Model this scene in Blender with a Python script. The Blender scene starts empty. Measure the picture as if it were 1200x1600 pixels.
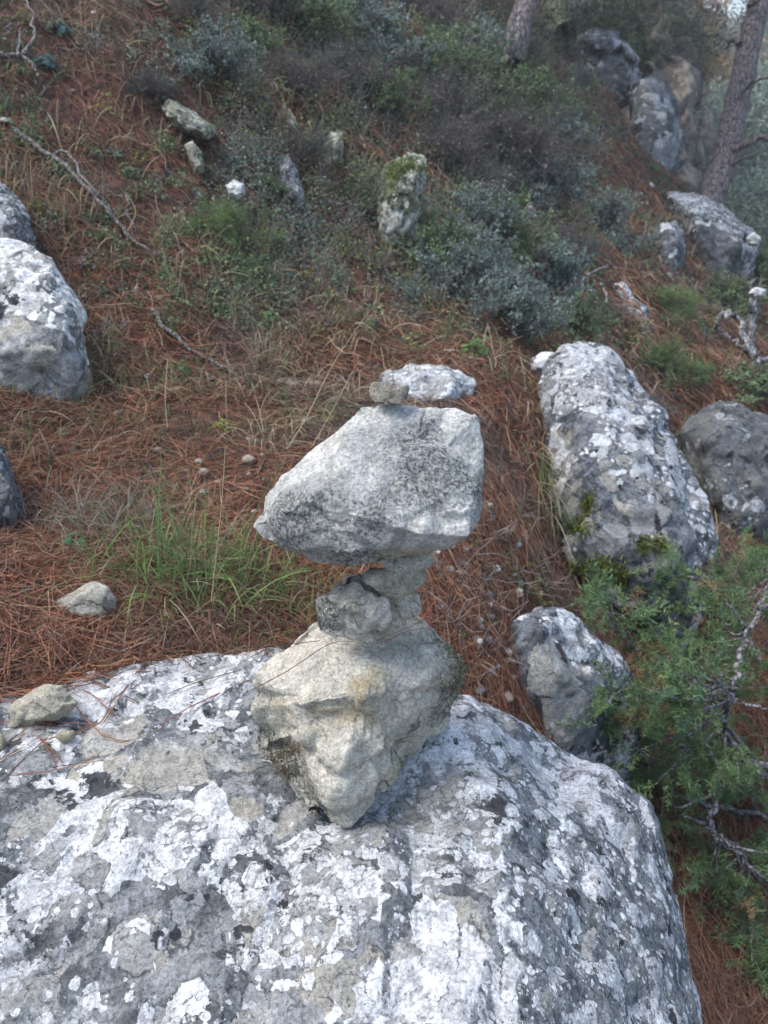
import bpy, bmesh, math, random
import numpy as np
from mathutils import Vector
random.seed(7); RNG = np.random.default_rng(7)
SC = bpy.context.scene; COL = SC.collection
# ------------------------------------------------------------------ camera, sky, sun, exposure
CAMZ = 1.6; PITCH = math.radians(25); F = 1200.0
cp, sp = math.cos(PITCH), math.sin(PITCH)
cam_d = bpy.data.cameras.new('camera'); cam = bpy.data.objects.new('camera', cam_d); COL.objects.link(cam)
cam.location = (0, 0, CAMZ); cam.rotation_euler = (math.pi/2-PITCH, 0, 0)
cam_d.sensor_fit = 'HORIZONTAL'; cam_d.sensor_width = 36; cam_d.lens = 36
cam_d.clip_start = 0.02; cam_d.clip_end = 2000
cam_d.dof.use_dof = True; cam_d.dof.focus_distance = 0.88; cam_d.dof.aperture_fstop = 13
SC.camera = cam
W = bpy.data.worlds.new('World'); SC.world = W; W.use_nodes = True
wn = W.node_tree.nodes; sky = wn.new('ShaderNodeTexSky'); sky.sky_type = 'NISHITA'; sky.sun_disc = False
SUN_EL, SUN_AZ = math.radians(58), math.radians(-60)      # high, behind the left shoulder
sky.sun_elevation = SUN_EL; sky.sun_rotation = SUN_AZ
sky.air_density = 1.2; sky.dust_density = 2.0; sky.ozone_density = 1.0
W.node_tree.links.new(sky.outputs[0], wn['Background'].inputs[0]); wn['Background'].inputs[1].default_value = 0.14
sl = bpy.data.lights.new('sun', 'SUN'); sl.energy = 1.8; sl.angle = math.radians(28); sl.color = (1, .96, .9)
so = bpy.data.objects.new('sun', sl); COL.objects.link(so)
sd = Vector((math.sin(SUN_AZ)*math.cos(SUN_EL), -math.cos(SUN_AZ)*math.cos(SUN_EL)*0.6, math.sin(SUN_EL)))
so.rotation_euler = sd.to_track_quat('Z', 'Y').to_euler()
SC.view_settings.view_transform = 'Standard'; SC.view_settings.look = 'None'
SC.view_settings.exposure = 1.26; SC.view_settings.gamma = 1
SC.cycles.max_bounces = 5; SC.cycles.diffuse_bounces = 3; SC.cycles.transparent_max_bounces = 4

FWD = np.array([0, cp, -sp]); UP = np.array([0, sp, cp])
def P(px, py, d):
    X = (px-600)/F; U = (800-py)/F
    return np.array([d*X, d*(cp+U*sp), CAMZ+d*(-sp+U*cp)])
# ------------------------------------------------------------------ numpy noise
_r = np.random.default_rng(3); _perm = _r.permutation(256); _perm = np.concatenate([_perm, _perm, _perm])
_g = _r.normal(size=(256, 3)); _g /= np.linalg.norm(_g, axis=1)[:, None]
def perlin(p):
    p = np.asarray(p, float); i = np.floor(p).astype(int); f = p-i; i &= 255
    u = f*f*f*(f*(f*6-15)+10); out = 0
    for dx in (0, 1):
        for dy in (0, 1):
            for dz in (0, 1):
                h = _perm[_perm[_perm[i[:, 0]+dx]+i[:, 1]+dy]+i[:, 2]+dz]
                g = _g[h]; dd = f-np.array([dx, dy, dz])
                w = (u[:, 0] if dx else 1-u[:, 0])*(u[:, 1] if dy else 1-u[:, 1])*(u[:, 2] if dz else 1-u[:, 2])
                out = out+w*(g*dd).sum(1)
    return out*1.5
def fbm(p, octv=4, gain=.5, ridged=False):
    a, s, o = 1., 1., 0
    for k in range(octv):
        n = perlin(p*s+k*17.3)
        o = o+a*((1-2*np.abs(n)) if ridged else n); a *= gain; s *= 2.03
    return o
# ------------------------------------------------------------------ mesh helpers
def mesh_np(name, V, Fc, colr=None, smooth=True):
    me = bpy.data.meshes.new(name); V = np.asarray(V, np.float32); Fc = np.asarray(Fc, np.int32)
    k = Fc.shape[1]; n = len(Fc)
    me.vertices.add(len(V)); me.vertices.foreach_set('co', V.ravel())
    me.loops.add(n*k); me.loops.foreach_set('vertex_index', Fc.ravel())
    me.polygons.add(n); me.polygons.foreach_set('loop_start', np.arange(n, dtype=np.int32)*k)
    if smooth: me.polygons.foreach_set('use_smooth', np.ones(n, bool))
    if colr is not None:
        a = me.color_attributes.new('Col', 'FLOAT_COLOR', 'POINT')
        c = np.ones((len(V), 4), np.float32); c[:, :3] = colr; a.data.foreach_set('color', c.ravel())
    me.update(calc_edges=True); me.validate(); return me
def add(name, me, mat=None, parent=None, loc=None):
    o = bpy.data.objects.new(name, me); COL.objects.link(o)
    if mat and me: me.materials.append(mat)
    if parent: o.parent = parent
    if loc is not None: o.location = loc
    return o
def tag(o, label=None, cat=None, group=None, kind=None):
    if label: o['label'] = label
    if cat: o['category'] = cat
    if group: o['group'] = group
    if kind: o['kind'] = kind
    return o
def empty(name, loc, label, cat, group=None):
    return tag(add(name, None, loc=loc), label, cat, group)
def tubes(paths, sides=5, col=None):
    """paths: list of (pts (m,3), radii (m,)) -> V, quads"""
    Vs, Fs, n0 = [], [], 0
    for pts, rad in paths:
        pts = np.asarray(pts, float); m = len(pts); rad = np.asarray(rad, float)
        t = np.gradient(pts, axis=0); t /= np.linalg.norm(t, axis=1)[:, None]+1e-9
        ref = np.array([0, 0, 1.]) if abs(t[:, 2]).mean() < .8 else np.array([1., 0, 0])
        a = np.cross(t, ref); a /= np.linalg.norm(a, axis=1)[:, None]+1e-9; b = np.cross(t, a)
        th = np.arange(sides)/sides*2*math.pi
        ring = pts[:, None]+rad[:, None, None]*(np.cos(th)[None, :, None]*a[:, None]+np.sin(th)[None, :, None]*b[:, None])
        Vs.append(ring.reshape(-1, 3))
        i = np.arange(m-1)[:, None]*sides; j = np.arange(sides)[None]; j2 = (j+1) % sides
        Fs.append((np.stack([i+j, i+j2, i+sides+j2, i+sides+j], -1).reshape(-1, 4))+n0); n0 += m*sides
    return np.concatenate(Vs), np.concatenate(Fs)
def wiggle(p0, p1, n=7, amp=.08, bow=(0, 0, 0), seed=0):
    p0, p1 = np.asarray(p0, float), np.asarray(p1, float); t = np.linspace(0, 1, n)[:, None]
    L = np.linalg.norm(p1-p0); r = np.random.default_rng(seed)
    q = p0+(p1-p0)*t+np.asarray(bow)*4*t*(1-t)*L
    q[1:-1] += r.normal(size=(n-2, 3))*amp*L/n
    return q
def poly(pts, n=6, jit=.0, seed=0):
    """densify a polyline with a smooth interpolation"""
    pts = np.asarray(pts, float); m = len(pts); t = np.linspace(0, m-1, (m-1)*n+1); out = []
    for u in t:
        i = min(int(u), m-2); f = u-i
        a, b, c, d = pts[max(i-1, 0)], pts[i], pts[i+1], pts[min(i+2, m-1)]
        out.append(.5*((2*b)+(-a+c)*f+(2*a-5*b+4*c-d)*f*f+(-a+3*b-3*c+d)*f**3))
    out = np.array(out)
    if jit: out += np.random.default_rng(seed).normal(size=out.shape)*jit
    return out
# ------------------------------------------------------------------ materials
class G:
    def __init__(s, name):
        s.m = bpy.data.materials.new(name); s.m.use_nodes = True; s.t = s.m.node_tree; s.n = s.t.nodes
        s.b = s.n['Principled BSDF']; s.b.inputs['Roughness'].default_value = .9; s.b.inputs['Specular IOR Level'].default_value = .25
        s.tc = s.n.new('ShaderNodeTexCoord').outputs['Object']
    def _set(s, i, v):
        if isinstance(v, bpy.types.NodeSocket): s.t.links.new(v, i)
        elif v is not None:
            if i.type == 'RGBA' and len(v) == 3: v = (*v, 1)
            i.default_value = v
    def math(s, op, a, b=None, c=None, clamp=False):
        n = s.n.new('ShaderNodeMath'); n.operation = op; n.use_clamp = clamp
        for i, v in zip(n.inputs, (a, b, c)): s._set(i, v)
        return n.outputs[0]
    def vmath(s, op, a, b=None, scale=None):
        n = s.n.new('ShaderNodeVectorMath'); n.operation = op; s._set(n.inputs[0], a)
        if b is not None: s._set(n.inputs[1], b)
        if scale is not None: s._set(n.inputs['Scale'], scale)
        return n.outputs[0]
    def noise(s, co, scale, detail=4, rough=.55, dist=0, col=False):
        n = s.n.new('ShaderNodeTexNoise'); s._set(n.inputs['Vector'], co)
        n.inputs['Scale'].default_value = scale; n.inputs['Detail'].default_value = detail
        n.inputs['Roughness'].default_value = rough; n.inputs['Distortion'].default_value = dist
        return n.outputs['Color' if col else 'Fac']
    def vor(s, co, scale, feature='F1', rand=1):
        n = s.n.new('ShaderNodeTexVoronoi'); n.feature = feature; s._set(n.inputs['Vector'], co)
        n.inputs['Scale'].default_value = scale; n.inputs['Randomness'].default_value = rand; return n
    def ss(s, v, lo, hi, a=0., b=1.):
        n = s.n.new('ShaderNodeMapRange'); n.interpolation_type = 'SMOOTHSTEP'; s._set(n.inputs[0], v)
        for k, x in zip((1, 2, 3, 4), (lo, hi, a, b)): s._set(n.inputs[k], x)
        return n.outputs[0]
    def mix(s, f, a, b, mode='MIX'):
        n = s.n.new('ShaderNodeMix'); n.data_type = 'RGBA'; n.blend_type = mode
        s._set(n.inputs[0], f); s._set(n.inputs[6], a); s._set(n.inputs[7], b); return n.outputs[2]
    def sep(s, c):
        n = s.n.new('ShaderNodeSeparateColor'); s._set(n.inputs[0], c); return n.outputs
    def warp(s, co, scale, amt, detail=3):
        c = s.noise(co, scale, detail, .6, col=True)
        return s.vmath('ADD', co, s.vmath('SCALE', s.vmath('SUBTRACT', c, (.5, .5, .5)), scale=amt))
    def mapping(s, sc=(1, 1, 1), rot=(0, 0, 0), off=(0, 0, 0)):
        n = s.n.new('ShaderNodeMapping'); s._set(n.inputs[0], s.tc)
        n.inputs['Scale'].default_value = sc; n.inputs['Rotation'].default_value = rot; n.inputs['Location'].default_value = off
        return n.outputs[0]
    def bump(s, h, strength, dist, prev=None):
        n = s.n.new('ShaderNodeBump'); s._set(n.inputs['Height'], h); n.inputs['Strength'].default_value = strength
        n.inputs['Distance'].default_value = dist
        if prev is not None: s.t.links.new(prev, n.inputs['Normal'])
        return n.outputs[0]
    def spots(s, lst):
        """sum of soft blobs at world points: [(point, radius, amount)]"""
        pos = s.n.new('ShaderNodeNewGeometry').outputs['Position']; tot = None
        for p, r, a in lst:
            d = s.n.new('ShaderNodeVectorMath'); d.operation = 'DISTANCE'; s._set(d.inputs[0], pos); s._set(d.inputs[1], tuple(p))
            v = s.ss(d.outputs['Value'], r*.35, r*1.3, a, 0.)
            tot = v if tot is None else s.math('ADD', tot, v)
        return tot
    def done(s, col, normal=None):
        s._set(s.b.inputs['Base Color'], col)
        if normal is not None: s.t.links.new(normal, s.b.inputs['Normal'])
        return s.m

def lichen_stack(g, co, sc, white, gray, dark, beige, base, cover=.5, bias=None, black=None):
    """ragged crusty plates of white, grey and beige lichen outlined by fine dark seams; returns colour, relief"""
    wide = g.math('MULTIPLY', g.math('SUBTRACT', g.noise(co, 2.4*sc, 3, .5), .5), .55)
    if bias is not None: wide = g.math('ADD', wide, bias)
    w = g.warp(g.warp(co, 9*sc, .045/sc, 2), 40*sc, .014/sc, 3)
    c = g.mix(g.ss(g.noise(co, 18*sc, 6, .78), .42, .58), base, gray)
    rel = 0.0
    def layer(c, rel, vs, hi, thr, pal, h, soft=.014, seam=.85, k=0):
        v = g.vor(g.vmath('ADD', w, (k*1.7, k*2.3, k*.9)), vs*sc); r = g.sep(v.outputs['Color'])
        on = g.math('GREATER_THAN', g.math('ADD', r[0], wide if k != 1 else g.math('MULTIPLY', wide, -1)), thr)
        dl = g.math('SUBTRACT', g.math('ADD', g.math('MULTIPLY_ADD', r[1], .35, hi-.15), g.math('MULTIPLY', g.math('SUBTRACT', g.noise(co, vs*5*sc, 4, .7), .5), .35)), v.outputs['Distance'])
        m = g.math('MULTIPLY', on, g.ss(dl, 0, soft)); pc = g.mix(worn, g.mix(r[2], pal[0], pal[1]), wornc)
        c = g.mix(m, c, pc)
        rim = g.math('MULTIPLY', on, g.math('SUBTRACT', 1, g.ss(g.math('ABSOLUTE', dl), .0, .045)))
        c = g.mix(g.math('MULTIPLY', rim, g.ss(g.noise(co, 38*sc, 3), .42, .58, 0, seam)), c, (.05, .052, .055))
        return c, g.math('ADD', rel, g.math('MULTIPLY', m, h))
    worn = g.ss(g.noise(co, 24*sc, 5, .72), .48, .66, 0, .6); wornc = tuple(.35*x+.65*y for x, y in zip(white, gray))
    lt = tuple(.5*(x+y) for x, y in zip(white, gray)); bg = tuple(.5*(x+y) for x, y in zip(beige, gray))
    c, rel = layer(c, rel, 8, .62, .62, (beige, gray), .3, k=1)
    c, rel = layer(c, rel, 20, .60, .70, (bg, gray), .2, k=2)
    c, rel = layer(c, rel, 5.5, .70, .86-cover*.5, (white, lt), .35, k=3)
    c, rel = layer(c, rel, 14, .62, .92-cover*.5, (white, lt), .3, k=4)
    c, rel = layer(c, rel, 36, .52, .98-cover*.45, (white, white), .2, k=5)
    c, rel = layer(c, rel, 13, .45, .80, (gray, beige), .3, k=6)
    c, rel = layer(c, rel, 30, .48, .86, (gray, bg), .2, k=7)
    c, rel = layer(c, rel, 75, .45, .98-cover*.3, (white, lt), .15, k=8)
    # black lichen: ragged blots and peppering
    bl = g.noise(w, 11*sc, 6, .62)
    if black is not None: bl = g.math('ADD', bl, black)
    bl2 = g.noise(co, 34*sc, 5, .7)
    m = g.math('MAXIMUM', g.ss(bl, .60, .62), g.ss(bl2, .635, .655))
    m = g.math('MULTIPLY', m, g.ss(g.noise(co, 3.1*sc, 2), .40, .52, .35, 1))
    c = g.mix(g.math('MULTIPLY', m, .93), c, dark); rel = g.math('SUBTRACT', rel, g.math('MULTIPLY', m, .2))
    e = g.vor(w, 26*sc, 'DISTANCE_TO_EDGE').outputs['Distance']
    sm = g.math('MULTIPLY', g.math('SUBTRACT', 1, g.ss(e, .002, .02)), g.ss(g.noise(co, 12*sc, 3), .50, .60, 0, .6))
    c = g.mix(sm, c, (.04, .04, .042)); rel = g.math('SUBTRACT', rel, g.math('MULTIPLY', sm, .2))
    return c, rel
def grain(g, c, co, sc=1, amt=.35, pits=.5):
    n1 = g.noise(co, 190*sc, 4, .8); n2 = g.noise(co, 45*sc, 5, .65)
    f = g.math('MULTIPLY', g.ss(n1, .36, .62, .62, 1.12), g.ss(n2, .3, .7, 1-amt*.8, 1+amt*.45))
    n = g.n.new('ShaderNodeCombineColor'); [g._set(i, f) for i in n.inputs[:3]]
    c = g.mix(1.0, c, n.outputs[0], 'MULTIPLY')
    pit = g.ss(g.noise(co, 130*sc, 2, .6), .62, .68, 0, pits)
    return g.mix(pit, c, (.03, .03, .03)), g.math('SUBTRACT', g.math('ADD', n2, g.math('MULTIPLY', n1, .25)), g.math('MULTIPLY', pit, .4))

def boulder_mat(name, sc=1., base=(.13, .14, .15), gray=(.27, .285, .30), white=(.74, .75, .77), dark=(.025, .027, .032), beige=(.36, .34, .29), cover=.5, streak=False, off=0, bumpd=.006, bias=(), black=()):
    g = G(name); co = g.mapping(off=(off, off*.7, off*1.3))
    bi = g.spots(bias) if bias else None; bk = g.spots(black) if black else None
    c, rel = lichen_stack(g, co, sc, white, gray, dark, beige, base, cover, bi, bk)
    if streak:
        co2 = g.mapping(sc=(1.5, 1.5, .42), rot=(0, math.radians(14), 0), off=(3, 1, 2))
        c2, rel2 = lichen_stack(g, co2, sc*2.1, white, (.20, .215, .23), dark, (.24, .24, .235), base, cover-.20)
        geo = g.n.new('ShaderNodeNewGeometry'); nx = g.n.new('ShaderNodeSeparateXYZ'); g.t.links.new(geo.outputs['Normal'], nx.inputs[0])
        f = g.ss(g.math('ADD', nx.outputs[0], g.math('MULTIPLY', g.math('SUBTRACT', g.noise(co, 9, 3), .5), .7)), .24, .36)
        c = g.mix(f, c, c2); rel = g.mix(f, rel, rel2)
    c, fine = grain(g, c, co, sc)
    b1 = g.bump(g.noise(co, 16*sc, 6, .65), .55, bumpd*2.2)
    b2 = g.bump(g.math('ADD', g.math('MULTIPLY', rel, .5), fine), .9, bumpd*.55, b1)
    return g.done(c, b2)

def stone_mat(name, light=(.62, .60, .55), mid=(.42, .42, .40), dk=(.07, .075, .075), warm=(.50, .42, .27), speck=.5, warmth=.3, sc=1., off=0, bumpd=.0025, grey=(), pale=(), ochre=()):
    """pale limestone with fine dark lichen specks, a few cracks and ochre stains; grey/pale/ochre: where each gathers, grey also for painted shade"""
    g = G(name); co = g.mapping(off=(off, off*.6, off*1.7)); w = g.warp(co, 9*sc, .05/sc)
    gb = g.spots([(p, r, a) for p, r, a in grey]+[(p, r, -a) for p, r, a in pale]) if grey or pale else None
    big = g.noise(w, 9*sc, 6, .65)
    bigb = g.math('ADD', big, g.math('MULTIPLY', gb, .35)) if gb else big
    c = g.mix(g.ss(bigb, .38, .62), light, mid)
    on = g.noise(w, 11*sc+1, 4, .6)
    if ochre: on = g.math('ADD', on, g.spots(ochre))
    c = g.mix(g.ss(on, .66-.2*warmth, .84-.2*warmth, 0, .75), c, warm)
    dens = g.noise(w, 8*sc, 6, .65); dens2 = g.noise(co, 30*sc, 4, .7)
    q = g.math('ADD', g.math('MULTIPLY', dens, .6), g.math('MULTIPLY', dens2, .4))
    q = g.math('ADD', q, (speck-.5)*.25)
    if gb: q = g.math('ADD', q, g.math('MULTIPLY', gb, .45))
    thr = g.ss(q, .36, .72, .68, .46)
    sp_ = g.noise(co, 210*sc, 5, .8, .4)
    m = g.ss(g.math('SUBTRACT', sp_, thr), -.03, .10, 0, .80)
    c = g.mix(m, c, dk)
    cw = g.warp(g.warp(co, 6*sc, .10/sc), 40*sc, .016/sc)
    e = g.vor(cw, 6*sc, 'DISTANCE_TO_EDGE').outputs['Distance']
    cr = g.math('MULTIPLY', g.math('SUBTRACT', 1, g.ss(e, .002, .014)), g.ss(g.noise(co, 9*sc, 2), .54, .62, 0, .8))
    e2 = g.vor(g.warp(co, 30*sc, .04/sc), 22*sc, 'DISTANCE_TO_EDGE').outputs['Distance']
    cr2 = g.math('MULTIPLY', g.math('SUBTRACT', 1, g.ss(e2, .004, .035)), g.ss(g.noise(co, 16*sc, 2), .52, .66, 0, .5))
    crk = g.math('MAXIMUM', cr, cr2); c = g.mix(g.math('MULTIPLY', crk, .8), c, tuple(x*.6 for x in dk))
    n2 = g.noise(co, 60*sc, 5, .7); n3 = g.noise(co, 260*sc, 3, .8); f = g.math('MULTIPLY', g.ss(n2, .3, .7, .72, 1.12), g.ss(n3, .36, .64, .64, 1.16))
    cc = g.n.new('ShaderNodeCombineColor'); [g._set(i, f) for i in cc.inputs[:3]]
    c = g.mix(1.0, c, cc.outputs[0], 'MULTIPLY')
    b1 = g.bump(g.noise(co, 30*sc, 9, .80), .8, bumpd*3.4)
    h = g.math('SUBTRACT', g.math('ADD', n2, g.math('MULTIPLY', g.math('ADD', sp_, n3), .6)), crk)
    return g.done(c, g.bump(h, 1., bumpd, b1))

def attr_mat(name, trans=0., rough=.7, tint=(1, 1, 1), var=.3):
    g = G(name); a = g.n.new('ShaderNodeAttribute'); a.attribute_name = 'Col'
    c = g.mix(1.0, a.outputs['Color'], tint, 'MULTIPLY')
    n = g.ss(g.noise(g.tc, 25, 2), .3, .7, 1-var, 1+var); cc = g.n.new('ShaderNodeCombineColor'); [g._set(i, n) for i in cc.inputs[:3]]
    c = g.mix(1.0, c, cc.outputs[0], 'MULTIPLY'); g.b.inputs['Roughness'].default_value = rough
    g.done(c)
    if trans:
        tr = g.n.new('ShaderNodeBsdfTranslucent'); g.t.links.new(c, tr.inputs[0]); mx = g.n.new('ShaderNodeMixShader')
        mx.inputs[0].default_value = trans; g.t.links.new(g.b.outputs[0], mx.inputs[1]); g.t.links.new(tr.outputs[0], mx.inputs[2])
        g.t.links.new(mx.outputs[0], g.n['Material Output'].inputs[0])
    return g.m
def bark_mat(name, a, b, sc=1., stretch=(1, 1, .25)):
    g = G(name); co = g.mapping(sc=stretch)
    e = g.vor(g.warp(co, 20*sc, .05/sc), 30*sc, 'DISTANCE_TO_EDGE').outputs['Distance']
    n = g.noise(co, 40*sc, 5, .7)
    c = g.mix(g.ss(n, .35, .65), a, b); c = g.mix(g.math('SUBTRACT', 1, g.ss(e, .0, .12)), c, tuple(x*.3 for x in a))
    return g.done(c, g.bump(g.math('ADD', n, g.ss(e, 0, .2)), .8, .01/sc))

# ------------------------------------------------------------------ terrain
CP = [(0,1040,1.25),(0,800,1.75),(0,620,2.15),(0,450,2.5),(0,300,2.75),(0,150,3.0),(0,0,3.3),
 (-300,0,2.9),(-300,400,2.1),(-300,700,1.7),(-300,1000,1.3),
 (300,990,1.38),(150,900,1.5),(300,800,1.8),(300,620,2.3),(300,450,2.75),(300,300,3.1),(300,150,3.5),(300,0,4.0),
 (450,965,1.53),(550,620,2.6),(550,450,3.3),(550,330,3.75),(550,150,4.5),(550,0,5.5),
 (700,900,1.75),(760,1000,1.62),(720,570,2.8),(700,450,3.6),(720,300,4.5),(740,150,5.6),(760,0,7.5),
 (800,800,2.05),(820,620,2.7),(800,520,3.4),(850,400,5),(850,250,6.8),(870,110,9.5),
 (900,985,2.3),(930,900,2.75),(1000,860,3.0),(890,700,2.9),(1050,960,2.7),(960,480,5.0),(950,400,6),(960,280,7.8),(940,130,10.5),
 (1060,300,9),(1060,480,6),(1110,560,5.3),(1060,620,4.7),(1150,850,3.7),(1190,1100,2.45),(1150,1500,1.95),(1150,1600,1.8),
 (830,1050,1.78),(900,1200,1.9),(1100,330,9.2)]
cw = [P(*c) for c in CP]
cw += [np.array((x, y, z+CAMZ)) for x, y, z in [(0,-1,-1.6),(-1.5,0,-1.0),(-1.5,-1,-1.3),(1,0,-1.95),(.3,.4,-1.8),(2.5,.5,-2.3),(3.5,2,-2.4),(4,4.5,-2.3),(5.5,7,-2.3),
 (6,10,-2.6),(6,14,-2.6),(3.3,15,1.0),(0,12,4.2),(-3,8,3.6),(-5,5,3.5),(-4,1,.8),(0,18,6),(10,22,-2.5),(14,35,-1.5),(4,32,5),(12,12,-5),(-10,15,8),(20,30,-3),
 (-40,40,22),(0,60,18),(32,60,3),(60,60,5),(50,0,-16),(-40,0,14),(0,-40,-10),(-40,-40,5),(50,-40,-18)]]
cw = np.array(cw)
def _U(r2): return np.where(r2 > 1e-12, .5*r2*np.log(np.maximum(r2, 1e-12)), 0)
_n = len(cw); _K = _U(((cw[:, None, :2]-cw[None, :, :2])**2).sum(-1))+np.eye(_n)*.03
_Pm = np.c_[np.ones(_n), cw[:, :2]]; _A = np.block([[_K, _Pm], [_Pm.T, np.zeros((3, 3))]])
_w = np.linalg.solve(_A, np.r_[cw[:, 2], np.zeros(3)])
def H(x, y):
    x = np.clip(np.asarray(x, float).ravel(), -65, 65); y = np.clip(np.asarray(y, float).ravel(), -45, 70)
    out = np.empty(len(x))
    for s in range(0, len(x), 40000):
        xx, yy = x[s:s+40000], y[s:s+40000]
        r2 = (xx[:, None]-cw[None, :, 0])**2+(yy[:, None]-cw[None, :, 1])**2
        out[s:s+40000] = _U(r2)@_w[:_n]+_w[_n]+_w[_n+1]*xx+_w[_n+2]*yy
    p = np.c_[x, y, np.zeros(len(x))]; d = np.hypot(x, y)
    amp = np.clip((d-1.2)/3, .12, 1)
    return out+.11*amp*fbm(p*1.1, 3)+.045*amp*fbm(p*4+9, 3)+.011*fbm(p*14, 2)
def hit(px, py, lo=1.0, hi=60):
    ds = np.concatenate([np.arange(lo, 6, .02), np.arange(6, hi, .08)]); pts = np.array([P(px, py, d) for d in ds])
    z = H(pts[:, 0], pts[:, 1]); below = np.where(pts[:, 2] < z)[0]
    i = below[0] if len(below) else len(ds)-1
    return pts[i], ds[i]
def axis(segs):
    out = []
    for a, b, s in segs: out += list(np.arange(a, b, s))
    return np.array(out+[segs[-1][1]])
gx = axis([(-120,-70,25),(-70,-12,3),(-12,-3,.35),(-3,3.2,.03),(3.2,7,.12),(7,16,.5),(16,70,3),(70,120,25)])
gy = axis([(-80,-40,20),(-40,-2,3),(-2,.7,.12),(.7,5.5,.03),(5.5,13,.09),(13,26,.4),(26,70,2.2),(70,170,25)])
X, Y = np.meshgrid(gx, gy); Z = H(X, Y)
nx_, ny_ = len(gx), len(gy)
ii = (np.arange(ny_-1)[:, None]*nx_+np.arange(nx_-1)[None]).ravel()
g = G('pine_litter_soil')
sx = g.mapping(sc=(1, 1, 1)); big = g.noise(sx, 1.3, 4, .6)
st1 = g.noise(g.mapping(sc=(1, .22, .5), rot=(0, 0, .6)), 60, 4, .7); st2 = g.noise(g.mapping(sc=(.2, 1, .5), rot=(0, 0, .3)), 70, 4, .7)
st = g.math('MAXIMUM', st1, st2)
c = g.mix(g.ss(st, .45, .68), (.03, .021, .018), (.20, .09, .055)); c = g.mix(g.ss(g.noise(sx, 9, 4), .52, .66, 0, .6), c, (.055, .045, .035))
c = g.mix(g.ss(big, .52, .64, 0, .55), c, (.035, .042, .018))
SOIL = g.done(c, g.bump(st, 1., .02))
ground = add('ground', mesh_np('ground', np.c_[X.ravel(), Y.ravel(), Z], np.stack([ii, ii+1, ii+nx_+1, ii+nx_], 1)), SOIL); tag(ground, kind='structure')

# ------------------------------------------------------------------ rocks
def remesh(hulls, voxel, smooth):
    bm = bmesh.new()
    for pts in hulls:
        vs = [bm.verts.new(tuple(p)) for p in pts]
        r = bmesh.ops.convex_hull(bm, input=vs)
        junk = [v for v in set(r['geom_interior']+r['geom_unused']) if isinstance(v, bmesh.types.BMVert)]
        bmesh.ops.delete(bm, geom=[v for v in junk if v.is_valid], context='VERTS')
    me = bpy.data.meshes.new('tmp'); bm.to_mesh(me); bm.free()
    o = bpy.data.objects.new('tmp', me); COL.objects.link(o)
    m = o.modifiers.new('r', 'REMESH'); m.mode = 'VOXEL'; m.voxel_size = voxel; m.adaptivity = 0
    dg = bpy.context.evaluated_depsgraph_get(); ev = o.evaluated_get(dg).to_mesh()
    n = len(ev.vertices); V = np.empty(n*3, np.float32); ev.vertices.foreach_get('co', V); V = V.reshape(-1, 3).astype(float)
    k = len(ev.polygons); L = np.empty(len(ev.loops), np.int32); ev.loops.foreach_get('vertex_index', L)
    Fq = L.reshape(-1, 4) if len(L) == k*4 else np.array([list(p.vertices)+[p.vertices[2]]*(4-len(p.vertices)) for p in ev.polygons])
    E = np.empty(len(ev.edges)*2, np.int32); ev.edges.foreach_get('vertices', E); E = E.reshape(-1, 2)
    o.evaluated_get(dg).to_mesh_clear(); bpy.data.objects.remove(o); bpy.data.meshes.remove(me)
    a = np.r_[E[:, 0], E[:, 1]]; b = np.r_[E[:, 1], E[:, 0]]; cnt = np.bincount(a, minlength=n)[:, None]
    for _ in range(smooth):
        S = np.stack([np.bincount(a, V[b, q], n) for q in range(3)], 1)/cnt; V = V*.4+S*.6
    return V, Fq
def normals(V, Fq):
    fn = np.cross(V[Fq[:, 2]]-V[Fq[:, 0]], V[Fq[:, 3]]-V[Fq[:, 1]]); N = np.zeros_like(V)
    for q in range(4):
        for ax in range(3): N[:, ax] += np.bincount(Fq[:, q], fn[:, ax], len(V))
    return N/(np.linalg.norm(N, axis=1)[:, None]+1e-12)
def seg_dist(V, a, b):
    ab = b-a; t = np.clip(((V-a)@ab)/(ab@ab), 0, 1); return np.linalg.norm(V-(a+t[:, None]*ab), axis=1)
def rock(name, label, cat, hulls, mat, voxel=.01, smooth=6, noise=((.02, 4),), chips=0., grooves=(), lumps=(), group=None, seed=0, chipscale=6, origin=None, strata=None):
    V, Fq = remesh(hulls, voxel, smooth)
    N = normals(V, Fq); off = np.array([seed*3.1, seed*7.7, seed*1.3]); D = 0
    for a, s in noise: D = D+a*fbm(V*s+off, 3)
    if chips:
        wv = V+.25/chipscale*np.stack([perlin(V*chipscale*.8+off+q*9) for q in range(3)], 1)
        r1 = fbm(wv*chipscale+off, 2, ridged=True); D = D-chips*np.clip(r1-.55, 0, 1)
        q = fbm(wv*chipscale*.7+off+5, 2); st_ = np.floor(q*4)/4; D = D+chips*.4*(st_-q)
    if strata:
        am, fr, ax = strata; u = (V@np.asarray(ax, float))*fr+.9*perlin(V*fr*.35+off); u = u-np.floor(u); D = D+am*(np.minimum(u*1.3, 1)-np.where(u > .82, (u-.82)*7, 0))*(.5+perlin(V*fr*.4))
    for pts, wd, dp in grooves:
        m = np.full(len(V), 9.)
        for a, b in zip(pts[:-1], pts[1:]): m = np.minimum(m, seg_dist(V, np.asarray(a), np.asarray(b)))
        m = m*(1+.35*perlin(V*60)); D = D-dp*np.exp(-(m/wd)**2)
    for p, r, h in lumps:
        D = D+h*np.exp(-(np.linalg.norm(V-np.asarray(p), axis=1)/r)**2)
    V = V+N*np.asarray(D)[:, None]
    o0 = np.array([V[:, 0].mean(), V[:, 1].mean(), V[:, 2].min()]) if origin is None else origin
    o = add(name, mesh_np(name, V-o0, Fq), mat, loc=o0); tag(o, label, cat, group)
    return o
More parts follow.
